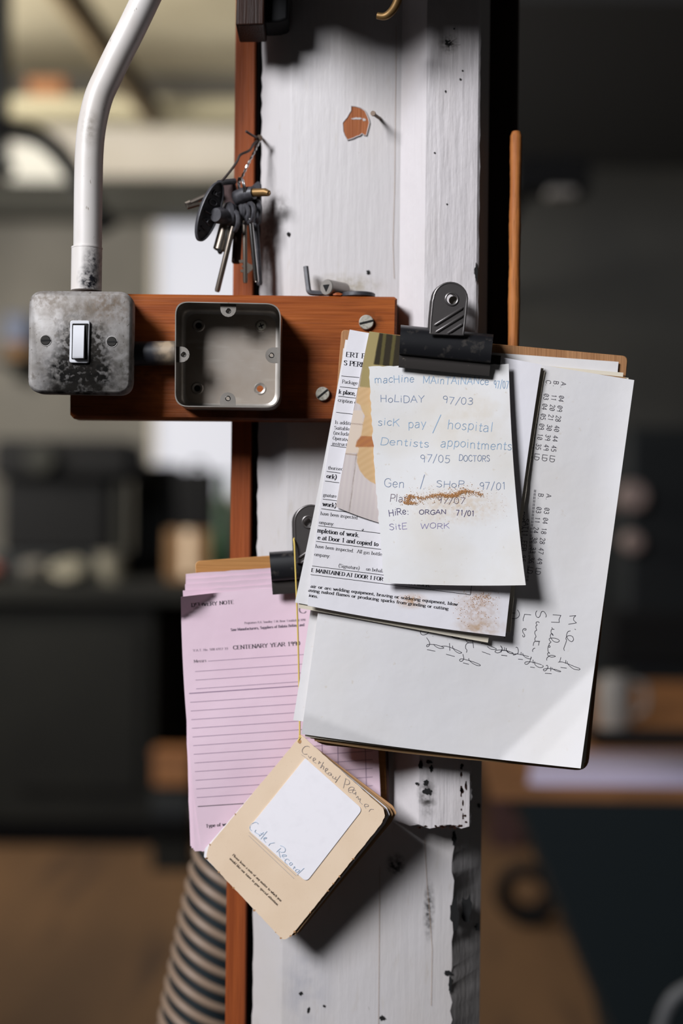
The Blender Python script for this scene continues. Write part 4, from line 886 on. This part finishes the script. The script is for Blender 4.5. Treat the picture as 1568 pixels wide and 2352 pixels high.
LINES = '1235,120 1348,108 1308,150 1306,190 1358,240 1215,266|935,96 1078,104 1044,180 1050,232 905,226|402,205 400,170 426,85 540,97|105,45 248,66|1328,352 1346,362|690,572 676,645|1078,862 1058,940|1075,1042 1180,1055|1168,912 1160,970|1192,935 1190,975|795,1148 910,1157|897,1035 897,1108|920,1050 926,1072|528,1036 606,1046|576,905 580,965|606,935 606,968|310,893 392,901|362,768 360,815|390,785 400,825|8,822 108,832|62,682 62,735'
CURVES = '1250,384 1215,392 1190,425 1182,480 1215,545 1270,578 1305,545 1290,490 1240,470 1185,485 1168,530 1182,550 1160,620 1132,700 1142,740|918,322 928,350 958,358 925,352 903,375 905,420 938,468 925,435 900,440 888,480 905,520 945,570 1010,590 1050,565 1025,535 960,515 890,515 868,530 880,565 900,585 872,610 865,635 885,665 870,682 850,665 862,648 845,690 850,755 878,788 850,780 838,800 850,830 900,855 975,848 960,830 890,825 850,850 825,880 825,915|648,22 625,60 632,115 668,145 700,120 715,75 735,38 770,35 800,70 815,110 806,138|690,238 672,220 640,225 632,250 650,278 635,290 628,320 642,370 615,390 610,430 630,485 612,520 622,570 700,572 620,572 590,600 580,650|612,692 580,710 568,740 574,760|295,5 325,50 332,100 300,145 230,165 150,155 95,130|415,365 445,370 452,350 425,340 392,365 395,410 425,455 425,485 400,492 388,460|105,205 115,240 135,240 105,240 88,270 95,310 120,345 85,350 65,370 80,410 92,445 70,480 60,515|1030,948 1100,945 1200,975 1330,1030 1412,1060 1418,1080 1390,1088 1310,1070 1240,1020 1200,975|835,1062 870,1062 1000,1085 1075,1112 1050,1120 985,1100 920,1062|812,1012 835,1005 845,1040 820,1085 785,1105 762,1090 775,1070 840,1060|545,855 525,920 500,965 455,988 428,970 445,945 520,942 620,960 730,995|606,960 620,1000 680,1040 740,1042 762,1020 745,1005|268,682 295,685 312,730 305,785 260,810 225,818 225,805 290,800 400,820 500,848|400,825 450,868 520,888 545,870 540,850|0,665 20,700 10,750 0,768|0,735 100,742 200,775 222,790 180,792 120,768 95,730 98,695'
LINES2 = '115,403 218,424|360,463 468,492|822,430 926,468|578,574 650,592|402,322 406,416|700,284 712,382|188,231 190,234|1070,476 1142,484'
CURVES2 = '45,150 28,180 45,210 85,212 122,195 136,168|430,230 465,255 515,265 530,258 500,245 440,245|612,262 615,285 640,312 700,316 640,318 612,345 610,385 626,410 620,440|108,250 140,300 148,335 130,362 108,362 118,340 160,335 240,345 320,372 322,385 270,385 220,360 200,335|300,360 360,360 440,385 540,430 558,445 520,448 475,420 445,380 442,355|575,462 585,520 565,550 540,552 532,535 560,522 640,540 720,565 790,595 795,610 760,608 700,580 655,540 650,515|815,330 830,322 900,345 1000,390 990,402 930,395 890,365|1058,352 1080,385 1065,425 1025,446 990,435 1000,415 1070,408 1150,420 1220,448|1130,385 1140,420 1180,450 1215,452'
for src, zf_, cu in ((LINES, zp, 0), (CURVES, zp, 1), (LINES2, zq_, 0), (CURVES2, zq_, 1)):
    for st_ in src.split('|'): pen(lot, [tuple(float(t) for t in q.split(',')) for q in st_.split()], 1.25, 1, cu, zf_)
lot.build('lottery_sheet', ['paper', 'pen_ink', 'dot_matrix_ink'], 'large white sheet printed sideways with rows of numbers and pen names', 'paper')
Sheet([(806, 790), (1252, 853), (1172, 1452), (705, 1388)], flat(1.1738, .001), 14, 24, bow=(0, -7, 0, 0), jag=(0, .8, 0, 0)).build('paper_sheet', 'cream', 'cream sheet with curled right edge between form and lottery sheet', 'paper')
Sheet([(808, 790), (1248, 846), (1120, 1476), (684, 1396)], flat(1.1728, .001), 14, 24, bow=(0, -4, 0, 0)).build('paper_sheet', 'cream', 'cream sheet whose lower corner shows beneath the printed form', 'paper')
Sheet([(793, 780), (1238, 846), (1128, 1464), (677, 1384)], flat(1.1716, .0012), 14, 24, bow=(4, 0, 0, 0)).build('paper_sheet', 'paper', 'blank white sheet sticking out to the left behind the printed form', 'paper')
# printed form
def D_form(x, y): return 1.1702 - .0035 * max(0, (y - 900) / 560.0) ** 2 + .0006 * math.sin(x / 110.0 + y / 150.0) + .0008 * math.sin((x - y * .3) / 60.0)
form = Sheet([(803, 757), (1243, 837), (1160, 1462), (706, 1391)], D_form, 50, 70, bow=(-7, -4, 0, 5))
z6 = Z(680, 740, 3.459); zA = Z(670, 1150, 3.136)
def tx(sh, zf, s, x0, y0, x1, y1, h, bold=0, mi=1): sh.text(s, zf(x0, y0), zf(x1, y1), h, mi, (2.05 if bold else 1.25) * (h / 9.0) ** .6, 'serif')
for a in (('ERT P', 395, 273, 552, 288, 10.5, 1), ('S PERM', 378, 340, 556, 358, 10.5, 1), ('Package', 365, 484, 488, 498, 8, 0), ('k place,', 338, 566, 472, 582, 9, 1), ('cription of', 331, 630, 492, 652, 8, 0),
          ('Is additional', 308, 806, 500, 822, 7.5, 0), ('Suitable', 302, 850, 424, 861, 7.5, 0), ('(including', 295, 891, 452, 905, 7.5, 0), ('Operative', 290, 933, 432, 947, 7.5, 0), ('instructed', 285, 975, 442, 989, 7.5, 0),
          ('thorised', 252, 1168, 374, 1180, 7.5, 0), ('ork)', 240, 1236, 322, 1249, 9.5, 1), ('gnature', 214, 1383, 320, 1396, 7.5, 0), ('work)', 209, 1458, 320, 1474, 9.5, 1)): tx(form, z6, *a)
for a in (((360, 427), (500, 440)), ((348, 513), (490, 528)), ((335, 588), (480, 604)), ((318, 716), (450, 731)), ((275, 980), (400, 997)), ((242, 1185), (350, 1199)), ((230, 1262), (340, 1276)), ((212, 1405), (330, 1420)), ((200, 1482), (430, 1512))): form.rule(z6(*a[0]), z6(*a[1]), 1.2)
for a in (('have been inspected.', 206, 102, 480, 135, 7.5, 0), ('ompany:', 196, 166, 305, 180, 7.5, 0), ('mpletion of work.', 184, 227, 488, 263, 9.5, 1), ('e at Door 1 and copied to The', 186, 278, 700, 337, 9.5, 1),
          ('have been inspected.', 170, 338, 447, 373, 7.5, 0), ('All gas bottles', 470, 375, 662, 399, 7.5, 0), ('ompany:', 161, 396, 277, 411, 7.5, 0), ('(Signature)', 336, 478, 488, 498, 7.5, 0), ('on behalf', 534, 502, 660, 518, 7.5, 0),
          ('E MAINTAINED AT DOOR 1 FOR', 140, 512, 657, 578, 8.2, 1), ('THE OFFICER.', 740, 590, 1003, 623, 8.2, 1),
          ('air or arc welding equipment, brazing or soldering equipment, blow', 135, 625, 1194, 757, 6.6, 1), ('aving naked flames or producing sparks from grinding or cutting', 118, 654, 1128, 788, 6.6, 1), ('ions.', 122, 690, 190, 702, 6.6, 1)): tx(form, zA, *a)
for a in (((192, 180), (645, 236)), ((175, 293), (660, 353)), ((147, 470), (670, 537)), ((135, 532), (1285, 678)), ((1285, 678), (1296, 600))): form.rule(zA(*a[0]), zA(*a[1]), 1.2)
form.stroke([zA(*p) for p in ((505, 208), (508, 218), (516, 208), (512, 203))], 1.3, 1)
form.build('printed_form', ['form', 'black_ink'], 'white form printed in black serif type with ruled lines', 'paper')
# photograph of carved timber
def D_ph(x, y): return 1.1672 - .0010 * (y - 760) / 430.0 + .0035 * max(0.0, (y - 1110 - (x - 780) * .3) / 85.0) ** 2
def inside(poly, x, y):
    c = False; j = len(poly) - 1
    for i in range(len(poly)):
        if (poly[i][1] > y) != (poly[j][1] > y) and x < (poly[j][0] - poly[i][0]) * (y - poly[i][1]) / (poly[j][1] - poly[i][1]) + poly[i][0]: c = not c
        j = i
    return c
arch = [(490, 520), (560, 505), (950, 560), (950, 1340), (640, 1290), (590, 1268), (545, 1232), (505, 1180), (482, 1110), (485, 1050), (500, 1000), (470, 985), (484, 940), (515, 905), (530, 800), (545, 745), (518, 690), (508, 655), (476, 640)]
band = [(515, 903), (950, 925), (950, 990), (470, 992), (484, 940)]
lipb = [(510, 655), (950, 690), (950, 720), (548, 742), (520, 690)]
dark = [(660, 84), (950, 120), (950, 380), (615, 335)]
olive = [(575, 60), (960, 60), (960, 540), (580, 520), (500, 512)]
def pic(px, py):
    x, y = (px - 680) * 3.459, (py - 740) * 3.459
    g = .5 + .5 * math.sin(y * .12 + 5 * math.sin(x * .012) + x * .02); v = .5 + .5 * math.sin(x * .16 + y * .02)
    if inside(dark, x, y):
        c = (52, 46, 36) if int((x - y * -.12) / 26) % 3 else (92, 84, 52)
    elif inside(olive, x, y): c = (158, 142, 98)
    elif inside(band, x, y): c = (176 - 8 * g, 118 - 8 * g, 74)
    elif inside(lipb, x, y): c = (204, 172, 128)
    elif inside(arch, x, y): c = (206 - 6 * g, 172 - 7 * g, 130 - 8 * g)
    elif inside([(x_ + 9, y_ + 4) for x_, y_ in arch], x, y): c = (150, 112, 80)
    else:
        c = (206 - 5 * v, 195 - 6 * v, 191 - 4 * v)
        if 390 > x + (y - 1045) * .195 > 382 or abs(x + (y - 1060) * .125 - 478) < 3: c = (150, 136, 128)
        if abs(y - 1046 - (x - 400) * .12) < 4 or abs(y - 980 - (x - 400) * .1) < 3 or abs(y - 805 - (x - 440) * .1) < 3: c = (160, 136, 118)
        if x < 530 and 700 < y < 1040: c = (214, 196, 180) if abs(y - 805 - (x - 440) * .1) > 4 else c
    return lin(c)
ph = Sheet([(848, 761), (1030, 786), (985, 1226), (771, 1164)], D_ph, 100, 240, bow=(-2, 0, 0, 8))
ob_ph = ph.build('photo_print', ['photo'], 'glossy photograph of carved pale timber moulding under the note', 'photograph')
me = ob_ph.data; ca = me.color_attributes.new('picture', 'FLOAT_COLOR', 'POINT'); npix = len(ph.pix)
for i in range(len(me.vertices)): ca.data[i].color = tuple(sum(c) / 5 for c in zip(*[pic(ph.pix[i][0] + ox, ph.pix[i][1] + oy) for ox, oy in ((0, 0), (.9, .4), (-.9, -.4), (.4, -.9), (-.4, .9))])) if i < npix else (.8, .8, .8, 1)
# handwritten slip
def D_slip(x, y):
    v = (y - 840) / 500.0; u = (x - 847) / 330.0
    return 1.1648 - .0045 * max(0, v) ** 2 - .0035 * u * u * (.3 + v) + .0006 * math.sin(x / 60.0 + y / 90.0)
slip = Sheet([(847, 842), (1168, 836), (1207, 1344), (882, 1339)], D_slip, 40, 60, bow=(-3, -7, 0, 3), jag=(1.6, 0, 1.0, 0))
z5 = Z(820, 820, 3.92)
def hw(s, x0, y0, x1, y1, h, mi=1, w=1.35): slip.text(s, z5(x0, y0), z5(x1, y1), h / 3.92, mi, w, 'hand', jit=.8, seed=int(x0 + y0))
hw('macHine', 155, 233, 518, 224, 66); hw('MAinTAiNANce', 590, 240, 1190, 248, 66); hw('97/07', 1228, 282, 1366, 280, 66)
hw('HoLiDAY', 208, 404, 612, 410, 62, 2); hw('97/03', 765, 412, 1048, 436, 62, 2)
hw('sicK', 185, 612, 388, 620, 66); hw('pay', 458, 634, 628, 632, 76); hw('hospital', 808, 642, 1228, 674, 84)
slip.stroke([z5(680, 684), z5(753, 520)], 1.7, 1)
hw('Dentists', 204, 786, 655, 818, 66); hw('appointments', 748, 806, 1398, 838, 78)
hw('97/05', 566, 946, 842, 954, 66, 2); hw('DOCTORS', 914, 936, 1198, 942, 54, 2)
hw('Gen', 242, 1168, 432, 1176, 76, 2); slip.stroke([z5(568, 1186), z5(606, 1060)], 1.6, 2); hw('.', 594, 1188, 612, 1188, 50, 2); hw('SHoP', 712, 1172, 968, 1172, 58, 2); hw('97/01', 1098, 1192, 1352, 1192, 64, 2)
hw('Plant', 292, 1302, 500, 1308, 66, 5); hw('97/07', 716, 1318, 978, 1324, 56, 5)
hw('HiRe:', 286, 1434, 470, 1412, 58, 3, 1.5); hw('ORGAN', 556, 1416, 806, 1416, 40, 3, 1.5); hw('71/01', 890, 1428, 1062, 1430, 48, 3, 1.5)
hw('SitE', 290, 1562, 456, 1548, 54, 4); hw('WORK', 568, 1546, 838, 1542, 48, 4)
slip.build('handwritten_note', ['slip', 'blue_pencil', 'slate_pencil', 'purple_pen', 'violet_pen', 'grey_ink'], 'torn white slip with handwritten job codes in front of the clipboard', 'note')
# sawdust lying on the note and on the form
sd = MB(); rnd = random.Random(11)
def crumb(x, y, D, r):
    c = P(x, y, D(x, y) - r * .5); s = len(sd.v)
    vs = [c + Vector((rnd.uniform(.6, 1.3) * r * a, rnd.uniform(.5, 1) * r * b, rnd.uniform(.6, 1.2) * r * cc_)) for a, b, cc_ in ((1, 0, 0), (-1, 0, 0), (0, 1, 0), (0, -1, 0), (0, 0, 1), (0, 0, -1))]
    sd.add(vs, [(0, 4, 3), (3, 4, 1), (1, 4, 2), (2, 4, 0), (0, 3, 5), (3, 1, 5), (1, 2, 5), (2, 0, 5)])
path = [(440, 1310), (470, 1250), (520, 1258), (580, 1280), (650, 1255), (740, 1240), (800, 1250), (880, 1248), (940, 1212), (1000, 1212), (1060, 1225), (1130, 1245), (1190, 1250)]
for k in range(2300):
    i = rnd.choice([1, 1, 2, 3, 4, 5, 5, 6, 6, 7, 7, 7, 8, 8, 8, 9, 9, 10, 11]); a, b = path[i - 1], path[i]; u = rnd.random()
    sp = 12 if rnd.random() < .85 else 42
    x, y = z5(a[0] + (b[0] - a[0]) * u + rnd.gauss(0, sp), a[1] + (b[1] - a[1]) * u + rnd.gauss(0, sp * .8)); crumb(x, y, D_slip, rnd.uniform(.00012, .00042) * (1.5 if rnd.random() < .06 else 1))
for k in range(160):
    x, y = z5(rnd.gauss(480, 40), rnd.gauss(1315, 10)); crumb(x, y, D_slip, rnd.uniform(.0002, .0005))
for k in range(170):
    x, y = z5(rnd.uniform(300, 1350), rnd.gauss(1300, 90)); crumb(x, y, D_slip, rnd.uniform(.0001, .00028))
for k in range(420):
    q = rnd.random()
    if q < .4: x, y = rnd.gauss(1105, 16), rnd.gauss(1372, 6)
    elif q < .6: x, y = rnd.gauss(940, 12), rnd.gauss(1376, 6)
    else: x, y = rnd.uniform(1040, 1145), rnd.gauss(1408, 26)
    if y > 1352 and y < 1440: crumb(x, y, D_form, rnd.uniform(.00012, .0004))
tag(sd.build('sawdust', 'sawdust', smooth=20), 'orange sawdust crumbs caught on the handwritten note and form', 'sawdust', kind='stuff')

# ---------------------------------------------------------------- bulldog clips
def bulldog(label, tl, tr, bl, br, handle, hole, hr, ribs, ys, rear, rear_end):
    """tl..br: body outline in photo pixels; ys: shift of all distances"""
    t = thing('bulldog_clip', P((bl[0] + br[0]) / 2, (bl[1] + br[1]) / 2, 1.16 + ys), label, 'clip')
    prof = [(0.0, 1.1800), (.0, 1.1680), (.02, 1.1600), (.07, 1.1550), (.18, 1.1522), (.4, 1.1512), (.58, 1.1518), (.66, 1.1535), (.695, 1.1565), (.71, 1.1585)]
    lip = [(.70, 1.1575), (.715, 1.1572), (.97, 1.1588), (1.0, 1.1594), (1.0, 1.1606), (.72, 1.1602)]
    def row(pr, u, back):
        pts = [(a, y) for a, y in pr]
        if back: pts += [(a + (.015 if k else 0), y + .0016) for k, (a, y) in enumerate(reversed(pr))]
        A = Vector(tl).lerp(Vector(tr), u); B = Vector(bl).lerp(Vector(br), u)
        return [P(A.x + (B.x - A.x) * a, A.y + (B.y - A.y) * a, y + ys) for a, y in pts]
    us = [0, .004] + [k / 12 for k in range(1, 12)] + [.996, 1]
    MB().loft([row(prof, u, True) for u in us]).build('spring_body', 'clip', t, smooth=40)
    MB().loft([row(lip, u, False) for u in us]).build('front_lip', 'clip_lip', t, smooth=30)
    r1, r2 = rear
    MB().loft([[P(x, y, yy + ys) for x, y in q] for q, yy in ((r1, 1.166), (r1, rear_end))]).build('rear_jaw', 'clip', t)
    yh = 1.1485 + ys
    full = []
    for p, q in zip(handle, handle[1:] + handle[:1]):
        m = max(1, int(math.hypot(q[0] - p[0], q[1] - p[1]) / 5))
        for k in range(m): full.append((p[0] + (q[0] - p[0]) * k / m, p[1] + (q[1] - p[1]) * k / m))
    h = MB().plate_hole(full, hole, hr, yh, yh + .0012).build('handle', 'clip_handle', t, smooth=40)
    rmb = MB().ring(P(hole[0], hole[1], yh), (hr + 1.5) / FPX * yh, .0009)
    edge = [P(x, y, yh + .0004) for x, y in full]; rmb.tube(edge + [edge[0]], .0009, 8, cap=False)
    rmb.build('rolled_edge', 'clip_handle', h)
    rbm = MB()
    for (x0, y0, x1, y1) in ribs:
        a, b = P(x0, y0, yh), P(x1, y1, yh); rbm.tube([a, a.lerp(b, .06), a.lerp(b, .94), b], [.0004, .0013, .0013, .0004], 12)
    rbm.build('grip_rib', 'clip_handle', h)
    MB().plate_hole([(x - 7, y + 2) for x, y in full], (hole[0] - 6, hole[1] + 1), hr, rear_end + ys - .003, rear_end + ys - .0018).build('handle', 'clip_handle', t)
    return t
hd = [(988, 766), (990, 730), (994, 690)] + [(1034 + 38.5 * math.cos(a), 688 - 38.5 * math.sin(a)) for a in [math.pi * (.98 - .96 * k / 14) for k in range(15)]] + [(1071, 700), (1067, 740), (1063, 769)]
bulldog('black bulldog clip holding the large clipboard papers at top', (920, 746), (1133, 768), (915, 844), (1123, 864), hd, (1037, 687), 12.5,
        [(996, 748, 1064, 706), (999, 764, 1064, 724), (1026, 767, 1062, 744)], 0.0, ([(935, 800), (1150, 817), (1148, 838), (933, 822)], None), 1.1965)
nl = thing('nail', P(1037, 687, 1.17), 'steel nail through the hole of the upper bulldog clip', 'nail')
MB().tube([P(1040, 690, 1.157), P(1039, 690, 1.20), P(1039, 690, YBT - .0002)], .0017, 12).build('shank', 'screw', nl)
MB().disc(P(1040, 690, 1.157), .0034, 1.1555, 1.157, ch=.0006).build('head', 'screw', nl)
# pink pad
pad = thing('clipboard', P(680, 1900, 1.23), 'smaller ochre clipboard carrying the pink pad', 'clipboard')
MB().prism(rpoly([(448, 1289), (866, 1258), (890, 1862), (478, 1898)], [12, 14, 14, 14], 5), 1.2280, 1.2318, ch=.0006).build('backing_board', 'board2', pad)
MB().prism([(884, 1300), (889, 1300), (893, 1858), (888, 1860)], 1.2278, 1.2320).build('shaded_edge_strip', 'maroon', pad)  # added strip: the board's shaded right side painted as dark maroon
def D_pink(x, y):
    d = 1.2205 - .0010 * ((y - 1350) / 600.0) ** 2 + .0008 * math.sin(y / 70.0 + x / 100.0)
    s = (1428 - y) * .86 - (x - 414) * .62
    if s > 0: d -= s / 2700.0 * .95 * min(1, s / 12.0)
    return d
for k, (tlx, tly, blx, bly, lab) in enumerate(((426, 1318, 437, 1944, 'pink sheet at the back of the delivery pad'), (427, 1330, 440, 1948, 'pink sheet second from the back of the delivery pad'), (424, 1342, 444, 1952, 'pink sheet third from the back of the delivery pad'), (420, 1356, 447, 1956, 'pink sheet directly behind the front delivery note'))):
    Sheet([(tlx, tly), (852 + k, tly - 30), (876 - k, 1915), (blx, bly)], (lambda dd: (lambda x, y: dd - .0008 * ((y - 1350) / 600.0) ** 2 + .0006 * math.sin(x / 45.0 + dd * 4000) - .0022 * math.exp(-((y - (1318 + (1.2268 - dd) * 9000) + .07 * (x - 420)) / 16.0) ** 2)))(1.2268 - .0014 * k), 24, 24, bow=(-4 + k, 0, 0, 0), jag=(.8, 0, .8, .8), seed=k).build('pink_sheet', 'pink', lab, 'paper')
pk = Sheet([(415, 1371), (850, 1340), (878, 1916), (463, 1956)], D_pink, 60, 80, bow=(-10, 0, -6, 0))
z4 = Z(400, 1140, 2.8)
for a in (('DELIVERY NOTE', 112, 711, 386, 690, 8, 1, 1), ('C', 803, 752, 855, 750, 17, 1, 2), ('Proprietors R.A. Smedley  F.M. Brew  Established 1890', 452, 821, 845, 800, 4.6, 0, 2), ('Saw Manufacturers, Suppliers of Balata Belting and', 364, 866, 838, 833, 5.6, 1, 2),
          ('V.A.T. No. 508 6912 33', 122, 998, 346, 985, 4.8, 0, 2), ('CENTENARY YEAR 1990', 380, 985, 812, 956, 8.5, 1, 1), ('Messrs', 128, 1070, 208, 1064, 6.5, 0, 1), ('Type of work', 205, 2130, 372, 2114, 7, 1, 1)): tx(pk, z4, *a)
for x0, y0, w, mi in ((218, 1060, 1.0, 3), (135, 1127, 1.0, 3), (138, 1182, 1.0, 3), (142, 1238, 1.0, 3), (97, 1268, 2.0, 3)): pk.rule(z4(x0, y0), z4(1240, y0 - (1240 - x0) * .0695), w, mi)
for k in range(12): pk.rule(z4(103 + k * 3.9, 1325 + k * 55.7), z4(1275, 1325 + k * 55.7 - (1172 - k * 3.9) * .068), 1.1, 3)
pk.rule(z4(152, 1995), z4(1290, 1920), 1.6, 1)
for x0, y0, x1, y1 in ((736, 1560, 742, 1830), (772, 1560, 778, 1830), (834, 1560, 842, 1830)): pk.rule((x0, y0), (x1, y1), 1.4, 3)
pk.build('delivery_note', ['pink', 'black_ink', 'grey_ink', 'pink_rule'], 'front pink delivery note with ruled lines and a curled corner', 'paper')
hd2 = [(680, 1292), (678, 1240), (677, 1200)] + [(714 + 37 * math.cos(a), 1198 - 37 * math.sin(a)) for a in [math.pi * (.98 - .96 * k / 14) for k in range(15)]] + [(752, 1205), (756, 1250), (758, 1288)]
bulldog('black bulldog clip gripping the pink delivery pad', (618, 1268), (832, 1253), (626, 1366), (838, 1350), hd2, (708, 1199), 12,
        [(684, 1283, 752, 1236), (690, 1294, 756, 1252)], .0525, ([(632, 1320), (850, 1308), (850, 1330), (634, 1342)], None), 1.1775)

# ---------------------------------------------------------------- hanging record booklet on yellow string
def D_card(x, y): return 1.1955 - .00009 * (x - 690) + .000006 * (y - 1690)
def poly_plate(mb, poly, D, th, mi=0):
    f = [P(x, y, D(x, y)) for x, y in poly]; return mb.loft([f, [p + Vector((0, th, 0)) for p in f]], mi)
bk = thing('record_booklet', P(660, 2158, 1.187), 'worn buff card booklet hanging from yellow string', 'booklet')
cover = [(692, 1688), (880, 1856), (884, 1874), (875, 1893), (668, 2150), (655, 2159), (645, 2155), (473, 1972), (478, 1945)]
cover = rpoly(cover, [3, 3, 3, 3, 5, 6, 5, 8, 6], 4)
cv_ = Sheet([(0, 0), (1, 0), (1, 1), (0, 1)], D_card, 1, 1); cv_.mb = MB(); cv_.lift = .0004
zc5 = Z(440, 1640, 3.136)
dense = []
rnd = random.Random(5)
for p, q in zip(cover, cover[1:] + cover[:1]):
    m = max(1, int(math.hypot(q[0] - p[0], q[1] - p[1]) / 7))
    for k in range(m): dense.append((p[0] + (q[0] - p[0]) * k / m + rnd.uniform(-.5, .5), p[1] + (q[1] - p[1]) * k / m + rnd.uniform(-.5, .5)))
poly_plate(cv_.mb, dense, D_card, .0009)
for k in range(16):   # scuffs where the edge has rubbed through
    i = rnd.randrange(int(len(dense) * .3), int(len(dense) * .98)); p = dense[i]; blotch(cv_.mb, (p[0] + rnd.uniform(-1, 1), p[1] + rnd.uniform(-1, 1)), rnd.uniform(1, 3), rnd.uniform(1, 3), D_card(*p) - .0003, 2, k)
tx(cv_, zc5, 'Please leave a note of any matter to which you', 292, 1018, 640, 1352, 5.2, 0, 3)
tx(cv_, zc5, 'would like our tuner to give special attention.', 270, 1044, 620, 1385, 5.2, 0, 3)
zO, zC = Z(670, 1680, 7.127), Z(560, 1880, 10.45)
for st_ in '285,255 265,240 215,245 175,285 168,330 195,368 248,370|265,395 290,435 315,405|345,475 385,455 370,430 345,450 350,490 390,515|430,530 450,485 440,515 470,505|515,500 465,595 500,560 520,575 510,620|540,650 585,620 570,600 545,620 545,660 575,690|640,680 600,675 590,700 620,715 645,690 640,725|670,730 665,760 700,770 720,740|790,720 710,835 740,790 700,780|880,770 840,925|870,765 930,800 940,850 900,870 870,860|925,960 1005,950 1010,915 960,910 925,940 930,990 970,1000|1040,960 1000,965 990,1000 1020,1020 1045,990 1040,1040|1050,1085 1080,1060 1085,1110 1120,1100 1110,1150 1150,1190|1185,1225 1245,1225 1240,1195 1195,1190 1185,1220 1210,1255|1260,1310 1285,1275 1335,1275'.split('|'):
    cv_.stroke([zO(*p) for p in cat_rom([tuple(float(t) for t in q.split(',')) for q in st_.split()], 5)], 1.2, 1)
cv_.rule(zc5(790, 292), zc5(835, 325), 1.2, 1)
for a in (((413, 853), (750, 1164)), ((411, 876), (735, 1184))): cv_.rule(zc5(*a[0]), zc5(*a[1]), 1.2, 1)
cv_.mb.disc(P(688, 1703, D_card(688, 1703)), .0016, D_card(688, 1703) - .0004, D_card(688, 1703) - .0002, 2)
fc = cv_.mb.build('front_cover', ['card', 'pencil', 'card_edge', 'brown_ink'], bk, smooth=20)
lab = Sheet([(0, 0), (1, 0), (1, 1), (0, 1)], lambda x, y: D_card(x, y) - .0008, 1, 1); lab.mb = MB(); lab.lift = .0004
poly_plate(lab.mb, rpoly([zc5(*p) for p in ((818, 318), (1230, 686), (826, 1210), (404, 832))], [4, 12, 12, 12], 5), lab.D, .0007)
for st_ in '340,130 300,90 220,105 155,165 140,240 180,290|285,270 260,320 300,350 370,390 365,420|550,305 400,490|390,350 480,380|470,330 370,420|470,490 540,470 520,450 475,470 480,520 520,570|590,650 630,600 730,580|880,710 780,800|870,650 950,680 990,740 970,800 900,810 840,790 850,860 870,930|920,900 1010,900 1000,870 930,870 915,910 960,945|1085,1010 1050,970 990,990 985,1050 1040,1100|1130,1050 1090,1080 1110,1120 1160,1090 1130,1050|1180,1210 1210,1150 1220,1190|1340,1240 1270,1220 1230,1250 1270,1290 1330,1250|1440,1190 1265,1355'.split('|'):
    lab.stroke([zC(*p) for p in cat_rom([tuple(float(t) for t in q.split(',')) for q in st_.split()], 5)], 1.2, 1)
lab.mb.build('sticker', ['label', 'pale_blue_pencil'], fc, smooth=20)
for k, (dx, dy, dy2) in enumerate(((4, 2, 0), (10, 3, -2), (17, 2, -4), (24, -1, -6))):
    poly = [(cover[0][0] + 2, cover[0][1] + 2)] + [(878 + dx, 1852 + dy), (884 + dx * 1.1, 1868 + dy), (873 + dx * 1.05, 1890 + dy), (676 + dx * .5, 2148 + dy2), (652, 2150), (482 - (14 if k == 1 else 0), 1968), (484 - (14 if k == 1 else 0), 1950)]
    m = MB(); dd = .0014 + .0022 * k; poly_plate(m, rpoly(poly, 3, 3), (lambda d_: (lambda x, y: D_card(x, y) + .001 + d_ * max(0, (x - 470) / 410.0) * 1.6))(dd), .0012 if k == 3 else .0008)
    m.build('page' if k < 3 else 'back_cover', 'label' if k == 1 else ('card_back' if k != 3 else 'card_edge'), bk, smooth=20)
st = thing('yellow_string', P(682, 1400, 1.2), 'thin yellow string looped from lower clip to booklet corner', 'string')
yv = lambda y, a=1.2025: a
MB().tube(cat_rom([tuple(P(x, y, d)) for x, y, d in ((694, 1232, 1.2050), (682, 1233, 1.2040), (675, 1238, 1.2010), (676, 1252, 1.1975), (678, 1300, 1.1965), (682, 1400, 1.1970), (685, 1500, 1.1980), (687, 1600, 1.1985), (688, 1660, 1.1975), (688, 1690, 1.1965), (688, 1703, 1.1972))], 6), .00075, 8).build('strand', 'string', st)
MB().tube(cat_rom([tuple(P(x, y, d)) for x, y, d in ((691, 1693, 1.196), (687, 1697, 1.1955), (685, 1704, 1.1965), (689, 1707, 1.1972), (692, 1700, 1.1962), (692, 1690, 1.1965), (686, 1694, 1.1955))], 6), .0007, 8).build('knot', 'string', st)

# ---------------------------------------------------------------- flexible extraction hose at lower left
hs = thing('flexible_hose', P(460, 2352, 1.5), 'ribbed dark and tan flexible hose beside the post', 'hose')
ctr = [P(x, y, 1.52) for x, y in ((660, 1560), (600, 1750), (556, 1930), (515, 2120), (478, 2300), (452, 2450), (430, 2700), (430, 3000))]
cl_ = [Vector(p) for p in cat_rom([tuple(c) for c in ctr], 12)]
MB().tube(cl_, .047, 32).build('hose_wall', 'hose_wall', hs)
acc = 0.0; nxt = 0.0; nrib = 0
for a, b in zip(cl_, cl_[1:]):
    L_ = (b - a).length
    while nxt <= acc + L_ and nrib < 60:
        c = a.lerp(b, (nxt - acc) / L_); ax = (b - a).normalized()
        ax = (ax + Vector((-.30, 0, 0)) + Vector((0, .12, 0))).normalized()
        MB().ring(c, .0475, .0042, nrm=ax, seg=40, q=10).build('rib', 'hose_rib', hs); nrib += 1; nxt += .0176
    acc += L_
for o in bpy.data.objects:
    if '_w' in o: del o['_w']
